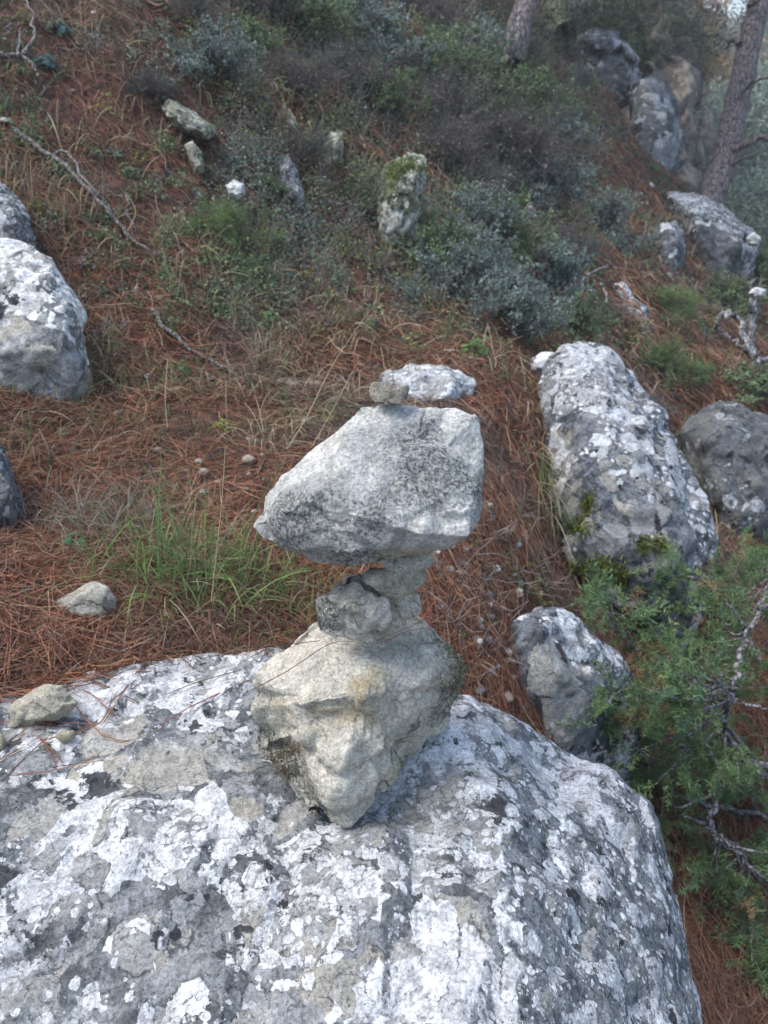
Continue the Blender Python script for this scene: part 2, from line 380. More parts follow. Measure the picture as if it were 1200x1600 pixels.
def auto(outline, D, t, lean=0., back=1.0, front=.55):
    """outline in picture units -> a solid with its own depth: rim at D, front face bulging t nearer, back t*back further"""
    o = np.array(outline, float); c = o.mean(0); yb = o[:, 1].max(); pts = []
    for x, y in o: pts.append(P(x, y, D+lean*(yb-y)/100))
    for x, y in c+(o-c)*front: pts.append(P(x, y, D+lean*(yb-y)/100-t))
    for x, y in c+(o-c)*.75: pts.append(P(x, y, D+lean*(yb-y)/100+t*back))
    return pts

def TP(px, py): return P(px, py, .745/(.4226-.9063*(800-py)/F))
M_BIG = boulder_mat('lichen_boulder_rock', streak=True, sc=1.15, cover=.60, white=(.68, .685, .69), base=(.10, .11, .115), gray=(.26, .27, .28), bumpd=.008,
   bias=[(TP(*a), r, v) for a, r, v in (((700,1290),.10,.5), ((480,1400),.09,.5), ((900,1170),.08,.4), ((250,1290),.06,.35), ((70,1400),.08,.25), ((330,1030),.08,.25), ((300,1540),.05,.3), ((280,1180),.09,-.5), ((300,1450),.07,-.6), ((130,1190),.10,-.35), ((400,1240),.07,-.5), ((470,1540),.07,-.5), ((30,1290),.06,-.5), ((150,1440),.04,-.3), ((620,1420),.05,-.3))],
   black=[(TP(*a), r, v) for a, r, v in (((310,1460),.03,.12), ((10,1350),.02,.2), ((430,1150),.03,.12), ((620,1315),.02,.14), ((650,1350),.03,.08), ((540,1530),.04,.08), ((460,1230),.04,.06), ((350,1140),.03,.06))])
bp = [P(*q) for q in [(-350,1150,1.05),(0,1072,1.14),(200,1018,1.225),(320,1004,1.25),(440,1006,1.26),(600,1035,1.23),(740,1074,1.19),(850,1138,1.17),(950,1190,1.15),(1005,1245,1.13),(1055,1350,1.11),(1085,1470,1.09),(1105,1600,1.05),
   (720,1110,1.12),(775,1300,.935),(810,1450,.855),(840,1600,.79),(300,1600,.77),(0,1600,.765),(-350,1600,.76)]]
bp += [np.array((x, y, z+CAMZ)) for x, y, z in [(-.75,.15,-.88),(.1,.15,-.88),(.22,.2,-1.05),(-.75,.12,-1.5),(.4,.2,-1.95),(.5,.75,-1.95),(.45,1.05,-1.5),(.2,1.15,-1.2),(-.8,1.15,-1.3),(-.7,.3,-1.9)]]
gv = [([P(130,1205,1.03), P(200,1175,1.06), P(280,1150,1.08), P(370,1128,1.10)], .008, .010),
      ([P(225,1385,.89), P(290,1465,.85), P(360,1480,.84)], .030, .016), ([P(330,1440,.86), P(345,1540,.81)], .012, .008),
      ([P(430,1560,.80), P(520,1480,.84), P(560,1430,.865)], .008, .005), ([P(690,1450,.86), P(760,1405,.88), P(800,1370,.90)], .007, .006),
      ([P(990,1270,1.07), P(975,1340,1.03), P(990,1400,1.0)], .010, .010), ([P(30,1290,.95), P(150,1250,.97)], .007, .004)]
boulder = rock('boulder', 'huge grey boulder crusted with white lichen carrying the stone cairn', 'boulder', [bp], M_BIG, voxel=.0065, smooth=22,
   noise=((.028, 3.2), (.010, 9), (.0035, 30)), chips=.014, chipscale=7, grooves=gv, seed=2)
def boulder_z(x, y):
    o = boulder.location; ok, loc, n, i = boulder.ray_cast(Vector((x, y, 5))-o, Vector((0, 0, -1)))
    return loc.z+o.z if ok else -99
def boulder_px(px, py):
    p = P(px, py, 1)-np.array((0, 0, CAMZ)); o = boulder.location
    ok, loc, n, i = boulder.ray_cast(Vector((0, 0, CAMZ))-o, Vector(p).normalized()); return np.array(loc+o) if ok else None
bpy.context.view_layer.update()

# --- the cairn, bottom to top
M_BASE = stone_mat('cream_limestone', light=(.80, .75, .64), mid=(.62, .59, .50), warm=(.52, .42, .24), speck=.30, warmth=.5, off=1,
   grey=[(P(405,1175,1.0), .05, .9), (P(455,1235,.95), .045, 1.3), (P(430,1190,.97), .03, .8), (P(480,1275,.95), .025, .7), (P(715,1080,1.03), .06, .8), (P(640,1180,.97), .03, .35), (P(480,1120,.9), .02, .25)],  # grey also paints shade on the lower left underside and right side
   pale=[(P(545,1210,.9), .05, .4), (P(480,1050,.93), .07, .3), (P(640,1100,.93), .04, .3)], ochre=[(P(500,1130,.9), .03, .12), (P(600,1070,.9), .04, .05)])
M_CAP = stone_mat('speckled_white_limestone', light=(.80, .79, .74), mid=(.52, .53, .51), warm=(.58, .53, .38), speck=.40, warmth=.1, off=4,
   grey=[(P(640,700,.81), .06, .38), (P(700,760,.8), .05, .40), (P(470,800,.82), .045, .5), (P(590,800,.78), .035, .35), (P(530,770,.79), .02, .35), (P(450,855,.83), .04, .35), (P(560,860,.83), .05, .4)],  # lichen on the upper faces; painted shade on lower left facet and underside
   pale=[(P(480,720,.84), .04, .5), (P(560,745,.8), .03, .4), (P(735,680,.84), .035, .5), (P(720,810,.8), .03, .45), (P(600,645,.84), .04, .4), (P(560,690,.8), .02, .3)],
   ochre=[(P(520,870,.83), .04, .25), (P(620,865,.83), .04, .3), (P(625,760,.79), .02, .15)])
M_MID = stone_mat('rough_grey_limestone', light=(.82, .80, .70), mid=(.66, .64, .56), warm=(.48, .43, .30), speck=.40, warmth=.45, off=8, sc=1.2, grey=[(P(500,960,.9), .03, .6), (P(540,890,.9), .03, .35)], pale=[(P(640,950,.89), .04, .5), (P(570,960,.87), .02, .4)])
M_PALE = stone_mat('yellowish_limestone', light=(.72, .67, .52), mid=(.58, .54, .43), warm=(.48, .42, .26), speck=.34, warmth=.4, off=12, sc=1.3)
hA = [P(*q) for q in [(440,1012,.99),(472,980,1.0),(505,962,1.02),(560,985,.98),(650,958,1.0),(692,985,.98),(725,1020,.99),(735,1058,1.01),(716,1100,1.05),(697,1145,1.08),
   (392,1110,.98),(393,1068,.97),(412,1036,.97),(402,1170,1.045),(430,1195,1.03),(640,1198,1.03),(470,1100,.90),(560,1085,.885),(600,1150,.93),(650,1080,.92),(520,1020,.935),
   (500,1120,1.15),(640,1110,1.15)]]
hB = [P(*q) for q in [(492,1130,.92),(560,1105,.91),(612,1140,.92),(640,1195,.98),(578,1272,.945),(548,1297,.935),(512,1292,.935),(478,1250,.955),(486,1190,.915),(540,1180,.885),(575,1220,.91),(520,1240,.905),(500,1130,1.06),(600,1150,1.05)]]
hC = [P(*q) for q in [(412,1150,.985),(490,1140,.912),(505,1205,.912),(492,1278,.95),(455,1244,.972),(425,1205,1.0),(400,1165,1.02),(470,1170,1.05)]]
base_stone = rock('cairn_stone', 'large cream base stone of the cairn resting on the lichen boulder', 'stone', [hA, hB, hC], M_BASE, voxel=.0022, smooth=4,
   noise=((.004, 9), (.0026, 24), (.0010, 80)), chips=.013, chipscale=12, seed=4, group='stones stacked in the cairn',
   grooves=[([P(470,1120,.905), P(482,1160,.905), P(470,1200,.93)], .006, .004), ([P(612,1090,.905), P(628,1150,.93), P(640,1200,.98)], .007, .010), ([P(560,1130,.885), P(600,1110,.895)], .005, .006),
            ([P(440,1050,.95), P(470,1130,.91)], .010, .006), ([P(640,1010,.94), P(655,1100,.93)], .012, .008)],
   lumps=[(P(560,1060,.9), .05, .006), (P(540,1240,.905), .03, .006), (P(484,1138,.93), .022, .012)])
hk1 = [P(*q) for q in [(488,966,.905),(494,930,.90),(524,900,.905),(566,912,.868),(606,932,.863),(612,965,.872),(600,998,.885),(570,1010,.90),(520,1003,.91),(495,988,.912),(540,950,.862),(575,970,.865),(560,950,.97)]]
hk2 = [P(*q) for q in [(535,902,.91),(560,890,.905),(600,915,.885),(656,928,.895),(658,952,.90),(640,978,.915),(605,1000,.92),(560,1000,.95),(640,950,.888),(620,905,.98),(540,905,.98),(640,960,.98)]]
rock('cairn_stone', 'knobbly grey stone set on the cream base stone of the cairn', 'stone', [hk1, hk2], M_MID, voxel=.0018, smooth=3, noise=((.003, 14), (.002, 40), (.0008, 120)), chips=.009, chipscale=22, seed=6, group='stones stacked in the cairn')
hf = [P(*q) for q in [(565,895,.865),(572,884,.87),(610,882,.86),(645,892,.86),(672,893,.875),(667,912,.87),(650,926,.86),(622,938,.850),(590,928,.850),(566,910,.855),(600,890,.95),(665,895,.95),(640,925,.95)]]
rock('cairn_stone', 'thin flat wedge stone between the knobbly grey stone and the small round one', 'stone', [hf], M_PALE, voxel=.0015, smooth=3, noise=((.0025, 20), (.001, 60)), chips=.005, chipscale=24, seed=8, group='stones stacked in the cairn')
hr = [P(*q) for q in [(578,868,.865),(600,855,.86),(672,852,.87),(679,878,.868),(672,893,.868),(645,903,.858),(615,898,.855),(592,884,.858),(640,880,.848),(600,855,.96),(672,860,.96),(640,895,.95)]]
rock('cairn_stone', 'small rounded stone tucked right under the big top stone of the cairn', 'stone', [hr], M_MID, voxel=.0015, smooth=4, noise=((.0025, 18), (.001, 60)), chips=.004, chipscale=24, seed=9, group='stones stacked in the cairn')
hc = [P(*q) for q in [(386,823,.86),(398,792,.855),(440,744,.855),(480,700,.85),(520,660,.845),(558,634,.84),(580,627,.84),(640,640,.84),(700,645,.845),(748,638,.85),(761,652,.855),(761,690,.855),(758,790,.83),(746,822,.815),(722,856,.825),(690,860,.83),(640,868,.83),(560,884,.845),(490,884,.85),(440,868,.855),(405,850,.86),
   (500,762,.785),(560,806,.772),(660,838,.775),(735,842,.79),(600,690,.80),(545,700,.805),(700,700,.81),(450,800,.80),(520,870,.80),
   (450,780,.96),(560,690,.97),(700,690,.98),(740,780,.96),(600,850,.96),(480,860,.93)]]
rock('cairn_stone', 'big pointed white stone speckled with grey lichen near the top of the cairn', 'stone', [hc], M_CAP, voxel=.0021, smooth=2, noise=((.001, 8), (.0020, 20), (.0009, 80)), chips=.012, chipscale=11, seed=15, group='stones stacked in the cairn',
   grooves=[([P(635,700,.80), P(655,765,.79), P(690,815,.785), (P(705,850,.79))], .0035, .0045), ([P(500,720,.81), P(520,750,.79), P(505,780,.79)], .008, .004), ([P(430,820,.81), P(520,800,.785), P(640,845,.78)], .012, .005)],
   lumps=[(P(580,632,.84), .018, .004), (P(530,700,.81), .03, .005)])
hp1 = [P(*q) for q in [(576,605,.832),(582,596,.83),(600,597,.826),(612,610,.82),(606,630,.82),(585,630,.825),(576,618,.83),(600,615,.85),(590,600,.85)]]
hp2 = [P(*q) for q in [(598,614,.822),(622,607,.822),(636,600,.828),(641,606,.83),(634,624,.826),(626,633,.82),(600,634,.822),(625,615,.85),(600,620,.852)]]
rock('cairn_stone', 'tiny saddle shaped speckled pebble balanced at the very top of the cairn', 'stone', [hp1, hp2], stone_mat('dark_speckled_pebble', light=(.56, .52, .42), mid=(.40, .38, .32), speck=.8, sc=2, off=15), voxel=.0011, smooth=5, noise=((.001, 60), (.0005, 160)), seed=11, group='stones stacked in the cairn')

# --- stones around
M_LOOSE = stone_mat('rough_loose_stone', light=(.72, .68, .57), mid=(.52, .49, .42), speck=.35, warmth=.25, off=21, sc=1.5)
q = boulder_px(65, 1128); D0 = float((q-np.array((0, 0, CAMZ)))@FWD)
rock('loose_stone', 'cream blocky stone lying on the boulder at the left edge', 'stone', [auto([(8,1112),(12,1100),(60,1085),(72,1064),(98,1068),(112,1082),(126,1098),(118,1112),(90,1128),(50,1138),(20,1142),(9,1134)], D0-.004, .022)], M_PALE, voxel=.0020, smooth=2, noise=((.0018, 25), (.001, 70)), chips=.005, chipscale=25, seed=21)
q = boulder_px(100, 1160); D0 = float((q-np.array((0, 0, CAMZ)))@FWD)
rock('loose_stone', 'little pale pebble just below the cream blocky stone on the boulder', 'pebble', [auto([(84,1150),(95,1142),(115,1140),(119,1148),(110,1160),(96,1162)], D0, .009)], M_PALE, voxel=.0015, smooth=4, noise=((.001, 50),), seed=22)
q = boulder_px(5, 1170); D0 = float((q-np.array((0, 0, CAMZ)))@FWD)
rock('loose_stone', 'pale stone cut by the left edge of the picture on the boulder', 'pebble', [auto([(-22,1160),(-8,1142),(4,1146),(13,1160),(8,1172),(-8,1180),(-20,1175)], D0, .012)], M_PALE, voxel=.0018, smooth=4, noise=((.0015, 40),), seed=23)
p_, d_ = hit(130, 962)
rock('loose_stone', 'rough grey fist sized stone on the pine needles left of the cairn', 'stone', [auto([(80,952),(84,940),(108,930),(130,912),(150,906),(170,914),(184,932),(183,955),(170,972),(135,978),(115,972),(95,972)], d_-.025, .028)], M_LOOSE, voxel=.0028, smooth=6, noise=((.003, 22), (.0018, 60)), chips=.003, chipscale=22, seed=24)
p_, d_ = hit(290, 980)
rock('loose_stone', 'flat white stone chip among needles left of the base stone', 'pebble', [auto([(272,975),(285,966),(300,966),(310,978),(300,988),(282,986)], d_, .01)], stone_mat('white_chip', light=(.75, .75, .75), mid=(.6, .6, .6), speck=0, off=30), voxel=.002, smooth=3, noise=((.0015, 40),), seed=25)

M_LW = boulder_mat('white_lichen_rock', sc=.9, cover=1.35, off=5, bias=[(P(60,600,2.15), .17, -1.2), (P(0,620,2.15), .2, -1.2), (P(120,560,2.1), .06, -.8)], white=(.80, .80, .78), gray=(.34, .35, .35), bumpd=.01)
M_LG = boulder_mat('grey_lichen_rock', sc=2.1, cover=.30, off=9, base=(.10, .11, .12), gray=(.23, .245, .26), white=(.62, .64, .66), bumpd=.012)
M_TALL = boulder_mat('tall_boulder_rock', sc=1.5, cover=.36, off=19, base=(.07, .08, .09), gray=(.20, .215, .235), white=(.68, .70, .72), bumpd=.012, bias=[(P(960,600,2.7), .2, .25), (P(1000,850,2.4), .2, -.3), (P(900,780,2.45), .12, -.5), (P(890,660,2.6), .1, -.3)], black=[(P(940,920,2.35), .15, .12), (P(1010,700,2.6), .05, .1)])
M_LD = boulder_mat('dark_lichen_rock', sc=1.2, cover=-.02, off=13, base=(.06, .065, .07), gray=(.14, .15, .16), white=(.50, .52, .55), beige=(.16, .16, .14), bumpd=.014)
M_FAR = boulder_mat('slope_rock', sc=.26, cover=.35, off=17, base=(.10, .11, .12), gray=(.20, .215, .23), white=(.60, .62, .64), beige=(.25, .24, .21), bumpd=.03)
M_YEL = boulder_mat('yellow_lichen_rock', sc=.8, cover=.7, off=23, base=(.13, .13, .10), gray=(.27, .27, .22), white=(.52, .52, .43), beige=(.28, .28, .16), bumpd=.012)
def stand(name, label, outline, mat, t, lean=.0, dback=0., cat='rock', voxel=None, smooth=6, noise=None, chips=None, seed=0, group=None, at=None, sink=1, **kw):
    o = np.array(outline, float)
    if any(w_ in label for w_ in ('greenish pale', 'slim bluish', 'crumbly', 'yellowish lumpy', 'below the one by the arched', 'end of the bleached')): o = o.mean(0)+(o-o.mean(0))*1.4; outline = [tuple(q_) for q_ in o]
    yb = o[:, 1].max(); xm = o[:, 0].mean()
    if at is None: at = hit(xm, yb)[1]
    D = at+(t*.6 if sink else -t*.5)+dback; size = (o[:, 1].ptp() if hasattr(o[:, 1], 'ptp') else np.ptp(o[:, 1]))/F*D
    size = max(size, np.ptp(o[:, 0])/F*D)
    h = auto(outline, D, t, lean)
    if sink:
        m = np.array(h); h += [p-np.array([0, 0, .35*size]) for p in h if p[2] < np.percentile(m[:, 2], 35)]
    return rock(name, label, cat, [h], mat, voxel=voxel or size/60, smooth=smooth, noise=noise or ((size*.035, 3/size), (size*.012, 9/size)), chips=size*.035 if chips is None else chips, chipscale=3.2/size, seed=seed, group=group, **kw)
stand('rock', 'white topped rock with grey lower face at the left edge', [(-90,420),(-40,372),(40,376),(88,398),(102,430),(104,462),(128,478),(136,505),(134,560),(130,592),(60,600),(-60,600)], M_LW, .12, at=2.12, lean=.06, seed=31, voxel=.005, cat='rock')
stand('rock', 'dark smooth rock low at the left edge beside the dry grass', [(-70,640),(-20,668),(5,690),(20,730),(34,775),(30,800),(0,830),(-80,840)], M_LD, .08, at=1.62, lean=.05, seed=32, voxel=.004)
stand('rock', 'pale grassy rock high at the left edge under dry grass', [(-80,290),(-10,280),(25,300),(48,335),(50,365),(0,372),(-80,370)], M_LG, .1, at=2.45, lean=.08, seed=33)
stand('rock', 'low white lichen rock lying in needles behind the top of the cairn', [(590,590),(602,578),(640,568),(690,566),(728,582),(746,598),(735,620),(710,636),(670,644),(625,636),(600,615)], boulder_mat('spotted_white_rock', sc=.85, cover=.66, off=31, white=(.66, .68, .70), gray=(.36, .37, .38)), .1, at=2.5, lean=.18, seed=34, voxel=.0045)
bigr = auto([(838,600),(856,560),(880,540),(905,527),(940,530),(975,555),(998,592),(1030,612),(1050,642),(1072,702),(1104,770),(1130,855),(1118,890),(1070,965),(1020,968),(940,940),(880,885),(866,770),(845,675)], 2.40, .22, lean=.13)
bigr2 = auto([(800+i, j) for i, j in [(27,562),(45,548),(68,550),(75,575),(55,590),(32,580)]], 2.98, .05)
rock('rock', 'tall grey boulder mottled with white lichen right of the cairn', 'boulder', [bigr, [p-np.array([0, 0, .25]) if k % 2 else p for k, p in enumerate(bigr)][:14]+bigr[6:12]], M_TALL, voxel=.008, smooth=4, noise=((.022, 3.0), (.010, 11)), chips=.032, chipscale=4.5, seed=55,
   grooves=[([P(1000,600,2.85), P(1010,680,2.7), P(1050,780,2.55), P(1070,850,2.5)], .035, .045)])
rock('rock', 'small rounded white rock against the upper left of the tall mottled boulder', 'rock', [bigr2], boulder_mat('white_knob', sc=.7, cover=1.2, off=3, gray=(.45, .46, .48)), voxel=.005, smooth=6, noise=((.006, 8),), seed=56)
lowr = [P(*q) for q in [(798,975,1.80),(832,946,1.82),(872,952,1.84),(920,978,1.88),(972,1030,1.92),(1002,1075,1.98),(1010,1130,2.0),(990,1190,1.95),(930,1200,1.85),(850,1150,1.72),(800,1090,1.70),(793,1020,1.74),(850,985,1.70),(872,1050,1.66),(920,1090,1.72),(880,1150,1.7),(960,1100,2.2),(850,960,2.05)]]
lowr += [p-np.array([0, 0, .3]) for p in lowr[7:12]]
rock('rock', 'wedge shaped boulder with dark left face low behind the main boulder', 'boulder', [lowr], boulder_mat('wedge_rock', sc=1.1, cover=.5, off=41, bias=[(P(800,1060,1.7), .14, -.9), (P(900,1150,1.7), .12, -.9), (P(930,1000,1.85), .1, .3)], base=(.05, .058, .07), gray=(.16, .175, .195), white=(.66, .68, .70)), voxel=.006, smooth=8, noise=((.016, 5), (.007, 14)), chips=.016, chipscale=8, seed=58)
stand('rock', 'dark grey boulder at the right edge behind the tall mottled one', [(1062,668),(1090,642),(1138,622),(1180,632),(1230,650),(1290,720),(1270,850),(1170,880),(1095,800),(1068,730)], M_LD, .3, at=3.75, lean=.1, seed=59, voxel=.014)
stand('rock', 'grey slab of layered rock jutting from the bank upper left', [(252,168),(262,155),(275,160),(300,180),(338,200),(342,216),(325,220),(295,212),(270,195)], M_YEL, .12, at=3.35, strata=(.012, 26, (.5, 0, 1)), seed=60, sink=0, group=None)
stand('rock', 'yellowish lumpy rock just below the jutting grey slab', [(292,232),(302,224),(312,240),(317,262),(308,268),(298,252)], M_YEL, .05, at=3.2, seed=61, sink=0)
stand('rock', 'small rounded stone with pale top below the yellowish lumpy rock', [(357,292),(366,284),(378,290),(380,302),(370,308),(360,302)], M_LW, .04, at=3.1, seed=62, sink=0)
stand('rock', 'greenish pale rock high on the mossy bank', [(432,180),(445,168),(458,185),(468,208),(460,214),(445,200)], M_YEL, .06, at=3.85, seed=63, sink=0)
stand('rock', 'slim bluish rock standing in the middle of the mossy bank', [(438,262),(450,250),(460,268),(470,300),(465,318),(448,314),(440,290)], M_LG, .08, at=3.55, seed=64, sink=0)
stand('rock', 'crumbly pale green rock between the slim bluish rock and the mossy one', [(500,232),(515,215),(530,215),(530,250),(518,262),(500,270),(506,250)], M_YEL, .08, at=3.9, seed=65, sink=0)
stand('rock', 'tiny tan stone under brush beside the pale green rock', [(553,262),(560,254),(567,264),(565,274),(556,274)], M_PALE, .03, at=3.95, seed=66, sink=0)
mossr = stand('rock', 'pale jagged rock with a mossy green top in the bank', [(588,272),(608,250),(638,236),(664,244),(666,275),(658,305),(652,338),(622,348),(596,342),(588,305)], boulder_mat('mossy_pale_rock', sc=1.3, cover=.45, off=33, base=(.07, .08, .05), gray=(.18, .19, .13), white=(.60, .60, .54), beige=(.16, .17, .07), bias=[(P(655,290,3.55), .08, .6), (P(600,270,3.55), .1, -.5)], bumpd=.014), .10, at=3.55, lean=.0, seed=67, voxel=.006, chips=.02, noise=((.014, 6), (.008, 16)))
stand('rock', 'flat grey stone patch below the mossy topped rock', [(622,372),(635,364),(655,366),(658,380),(640,388),(626,384)], M_LG, .05, at=3.7, seed=68)
stand('rock', 'small white rock peeking from grey brush near the red needle slope', [(882,285),(890,272),(900,284),(904,305),(896,318),(884,308)], M_LW, .1, at=7.1, seed=69)
stand('rock', 'egg shaped rock striped white standing on the red needle slope', [(1022,362),(1035,346),(1055,345),(1068,362),(1072,390),(1062,420),(1052,436),(1040,420),(1026,395)], M_FAR, .25, at=6.9, seed=70)
stand('rock', 'broad dark boulder with white rim at the foot of the leaning pine', [(1040,300),(1080,296),(1120,312),(1150,335),(1162,362),(1182,366),(1186,400),(1170,440),(1140,450),(1110,425),(1078,395),(1058,340)], boulder_mat('dark_rimmed_rock', sc=.45, cover=.05, off=43, base=(.05, .055, .06), gray=(.11, .12, .135), white=(.55, .57, .60), beige=(.12, .12, .11), bumpd=.02, bias=[(P(x_, y_, 8.0), .5, 1.) for x_, y_ in ((1045,302), (1080,300), (1110,308), (1140,325), (1160,345))]), .55, at=7.6, lean=.25, seed=71)
stand('rock', 'white cap rock right beside the broad dark boulder rim', [(1165,372),(1178,362),(1190,372),(1184,386),(1168,384)], M_LW, .15, at=7.3, seed=72, sink=0)
stand('rock', 'small white rock at the end of the bleached arched branch', [(962,448),(975,444),(986,462),(982,478),(966,474)], M_LW, .1, at=5.2, seed=73)
stand('rock', 'small grey and white rock below the one by the arched branch', [(978,480),(992,472),(1008,482),(1018,505),(1010,520),(992,512)], M_FAR, .12, at=5.0, seed=74)
stand('rock', 'tall dark rounded outcrop at the top of the red needle slope', [(985,150),(1000,122),(1030,118),(1052,150),(1062,200),(1060,240),(1035,275),(1005,282),(982,262),(988,215)], M_FAR, .7, at=9.9, lean=.3, strata=(.10, 2.2, (.3, .2, 1)), seed=75)
stand('rock', 'upper slab of the broken grey outcrop on the ridge', [(905,62),(930,52),(962,58),(975,72),(958,88),(925,84)], M_FAR, .4, at=11.5, strata=(.12, 4.5, (.35, .2, 1)), seed=76, group='slabs of the broken ridge outcrop', sink=0)
stand('rock', 'pale upright slab at the right end of the ridge outcrop', [(966,62),(980,68),(1000,92),(995,102),(975,92)], M_FAR, .3, at=11.4, seed=77, group='slabs of the broken ridge outcrop', sink=0)
stand('rock', 'lower layered slab of the broken ridge outcrop', [(900,90),(930,82),(975,92),(1000,108),(998,122),(960,124),(920,112)], M_FAR, .5, at=11.2, strata=(.12, 4.5, (.35, .2, 1)), seed=78, group='slabs of the broken ridge outcrop')
stand('rock', 'round pale stone left below the ridge outcrop', [(905,105),(918,98),(930,106),(926,118),(910,118)], M_FAR, .2, at=10.9, seed=79, sink=0)
stand('rock', 'pale bluish rock half hidden by brush left of the needle gully', [(915,180),(928,172),(938,190),(936,212),(922,216),(914,200)], M_FAR, .25, at=9.0, seed=80)
stand('rock', 'flat white stone in the middle of the upper needle gully', [(990,190),(1000,182),(1010,190),(1004,198),(992,198)], M_FAR, .1, at=9.4, seed=81)
cliff = stand('cliff', 'tan and brown rock face rising behind the ridge outcrop', [(985,60),(1000,10),(1040,-20),(1085,20),(1095,90),(1105,180),(1110,300),(1050,310),(1010,220),(990,140)], boulder_mat('tan_cliff', sc=.12, cover=.2, off=61, base=(.10, .085, .075), gray=(.19, .155, .13), white=(.34, .29, .24), beige=(.24, .18, .13), dark=(.06, .05, .05), bumpd=.08), 1.6, at=14, smooth=2, noise=((.16, 1.1), (.05, 4)), chips=.3, strata=(.16, .9, (.35, .3, 1)), seed=82, cat='cliff')
# pebbles
pebs = [(272,610,26,12,'white pebble on needles below the left white topped rock'),(247,703,20,10,'oblong white pebble alone on the open red needles'),(312,721,18,11,'white pebble just above the round cream pebble'),
 (320,738,24,17,'round cream pebble in the middle of the needle litter'),(318,769,18,11,'small flat white pebble directly above the grass tuft'),(388,718,26,18,'grey cream pebble between the grass tuft and the big top stone'),
 (410,712,11,9,'tiny pale pebble touching the grey cream one'),(340,754,12,10,'greenish pebble beside the round cream pebble'),(230,588,14,12,'small white stone near the left rock'),(330,592,14,9,'bluish white pebble on the litter below the fallen stick'),
 (690,528,16,8,'pale flat stone in needles right of the low white rock',),(822,607,9,8,'single white pebble between the low white rock and the tall boulder'),(727,870,14,14,'pinkish pebble right under the big top stone'),
 (746,897,16,14,'cream pebble nearest the flat wedge stone'),(736,930,12,10,'rounded pebble among gravel right of the knobbly stone'),(764,932,16,20,'blue grey pebble upright in the gravel'),(752,905,26,9,'long pale chip above the blue grey pebble'),
 (800,722,24,8,'flat tan chip in the litter right of the big top stone'),(770,810,12,14,'pale pebble right of the lower corner of the top stone'),(146,20,12,7,'white pebble near the top left of the slope'),
 (133,42,8,6,'small white pebble below another at the top left'),(8,188,26,10,'pale stone chip at the far left of the slope'),(520,478,8,6,'small white pebble above the tip of the long stalk'),(640,575,14,8,'grey chip left of the low white rock'),
 (705,548,30,7,'long grey stone chip above the low white rock'),(570,262,8,8,'pale pebble low in the bank'),(1018,290,10,12,'pale pebble under the dark rounded outcrop'),(962,342,8,8,'white speck of stone on the red needle slope'),(1010,318,7,7,'grey pebble on the red needle slope')]
M_PEB = [stone_mat('pebble_%s' % n, light=l, mid=tuple(x*.8 for x in l), speck=.1, warmth=.2, off=50+i, sc=1.5) for i, (n, l) in enumerate((('white', (.66, .64, .60)), ('cream', (.58, .50, .40)), ('bluish', (.30, .34, .37))))]
for k, (px, py, w, h, lab) in enumerate(pebs):
    p, d = hit(px, py+h*.4); a = np.linspace(0, 2*math.pi, 9)[:-1]; r = np.random.default_rng(k)
    rr = r.uniform(.8, 1.1, 8); o = [(px+w/2*c_*q_, py+h/2*s_*q_) for c_, s_, q_ in zip(np.cos(a), np.sin(a), rr)]
    rock('pebble', lab, 'pebble', [auto(o, d-.012*min(d/2, 2), w/F*d*.38)], M_PEB[2] if 'blu' in lab else M_PEB[1] if ('cream' in lab or 'tan' in lab or 'pink' in lab) else M_PEB[0], voxel=w/F*d/14, smooth=2, noise=((w/F*d*.05, 60/d/w*8),), seed=90+k, group='pebbles on the pine litter')
# gravel scatter (uncountable)
def template_rock(seed):
    bm = bmesh.new(); bmesh.ops.create_icosphere(bm, subdivisions=2, radius=1); V = np.array([v.co[:] for v in bm.verts]); Fc = np.array([[v.index for v in f.verts] for f in bm.faces]); bm.free()
    V *= (1+.35*perlin(V*1.1+seed*5))[:, None]; V *= np.array([1, .8, .6]); return V, Fc
def rotz(n, rng=RNG):
    a = rng.uniform(0, 2*math.pi, n); R = np.zeros((n, 3, 3)); R[:, 0, 0] = np.cos(a); R[:, 0, 1] = -np.sin(a); R[:, 1, 0] = np.sin(a); R[:, 1, 1] = np.cos(a); R[:, 2, 2] = 1; return R
def scatter(tv, tf, pos, R, s, col=None):
    n = len(pos); V = np.einsum('nij,kj->nki', R, tv)*s[:, None, None]+pos[:, None]
    Fs = tf[None]+np.arange(n)[:, None, None]*len(tv)
    C_ = None if col is None else np.repeat(col, len(tv), 0)
    return V.reshape(-1, 3), Fs.reshape(-1, tf.shape[1]), C_
def merge(parts):
    V, Fs, C_, n = [], [], [], 0
    for v, f, c in parts: V.append(v); Fs.append(f+n); C_.append(c); n += len(v)
    return np.concatenate(V), np.concatenate(Fs), (np.concatenate(C_) if C_[0] is not None else None)
def polar(n, dmin, dmax, power=1., amin=-32, amax=33):
    a = np.radians(RNG.uniform(amin, amax, n)); u = RNG.uniform(0, 1, n)
    d = dmin*(dmax/dmin)**(u**power); return d*np.sin(a), d*np.cos(a), d
parts = []
gxs, gys, gd = polar(500, 1.3, 7)
cl = RNG.normal(size=(300, 2))*[.11, .24]+[P(745, 900, 1.8)[0], P(745, 900, 1.8)[1]]
gxs = np.r_[gxs, cl[:, 0]]; gys = np.r_[gys, cl[:, 1]]; n = len(gxs)
col = np.array([(.42, .38, .32), (.55, .52, .48), (.25, .26, .27), (.40, .30, .24)])[RNG.integers(0, 4, n)]*RNG.uniform(.4, .95, (n, 1))
pos = np.c_[gxs, gys, H(gxs, gys)+.007]; sc_ = .003+.013*RNG.uniform(size=n)**3*np.where(np.arange(n) < 500, 1.3, 1)
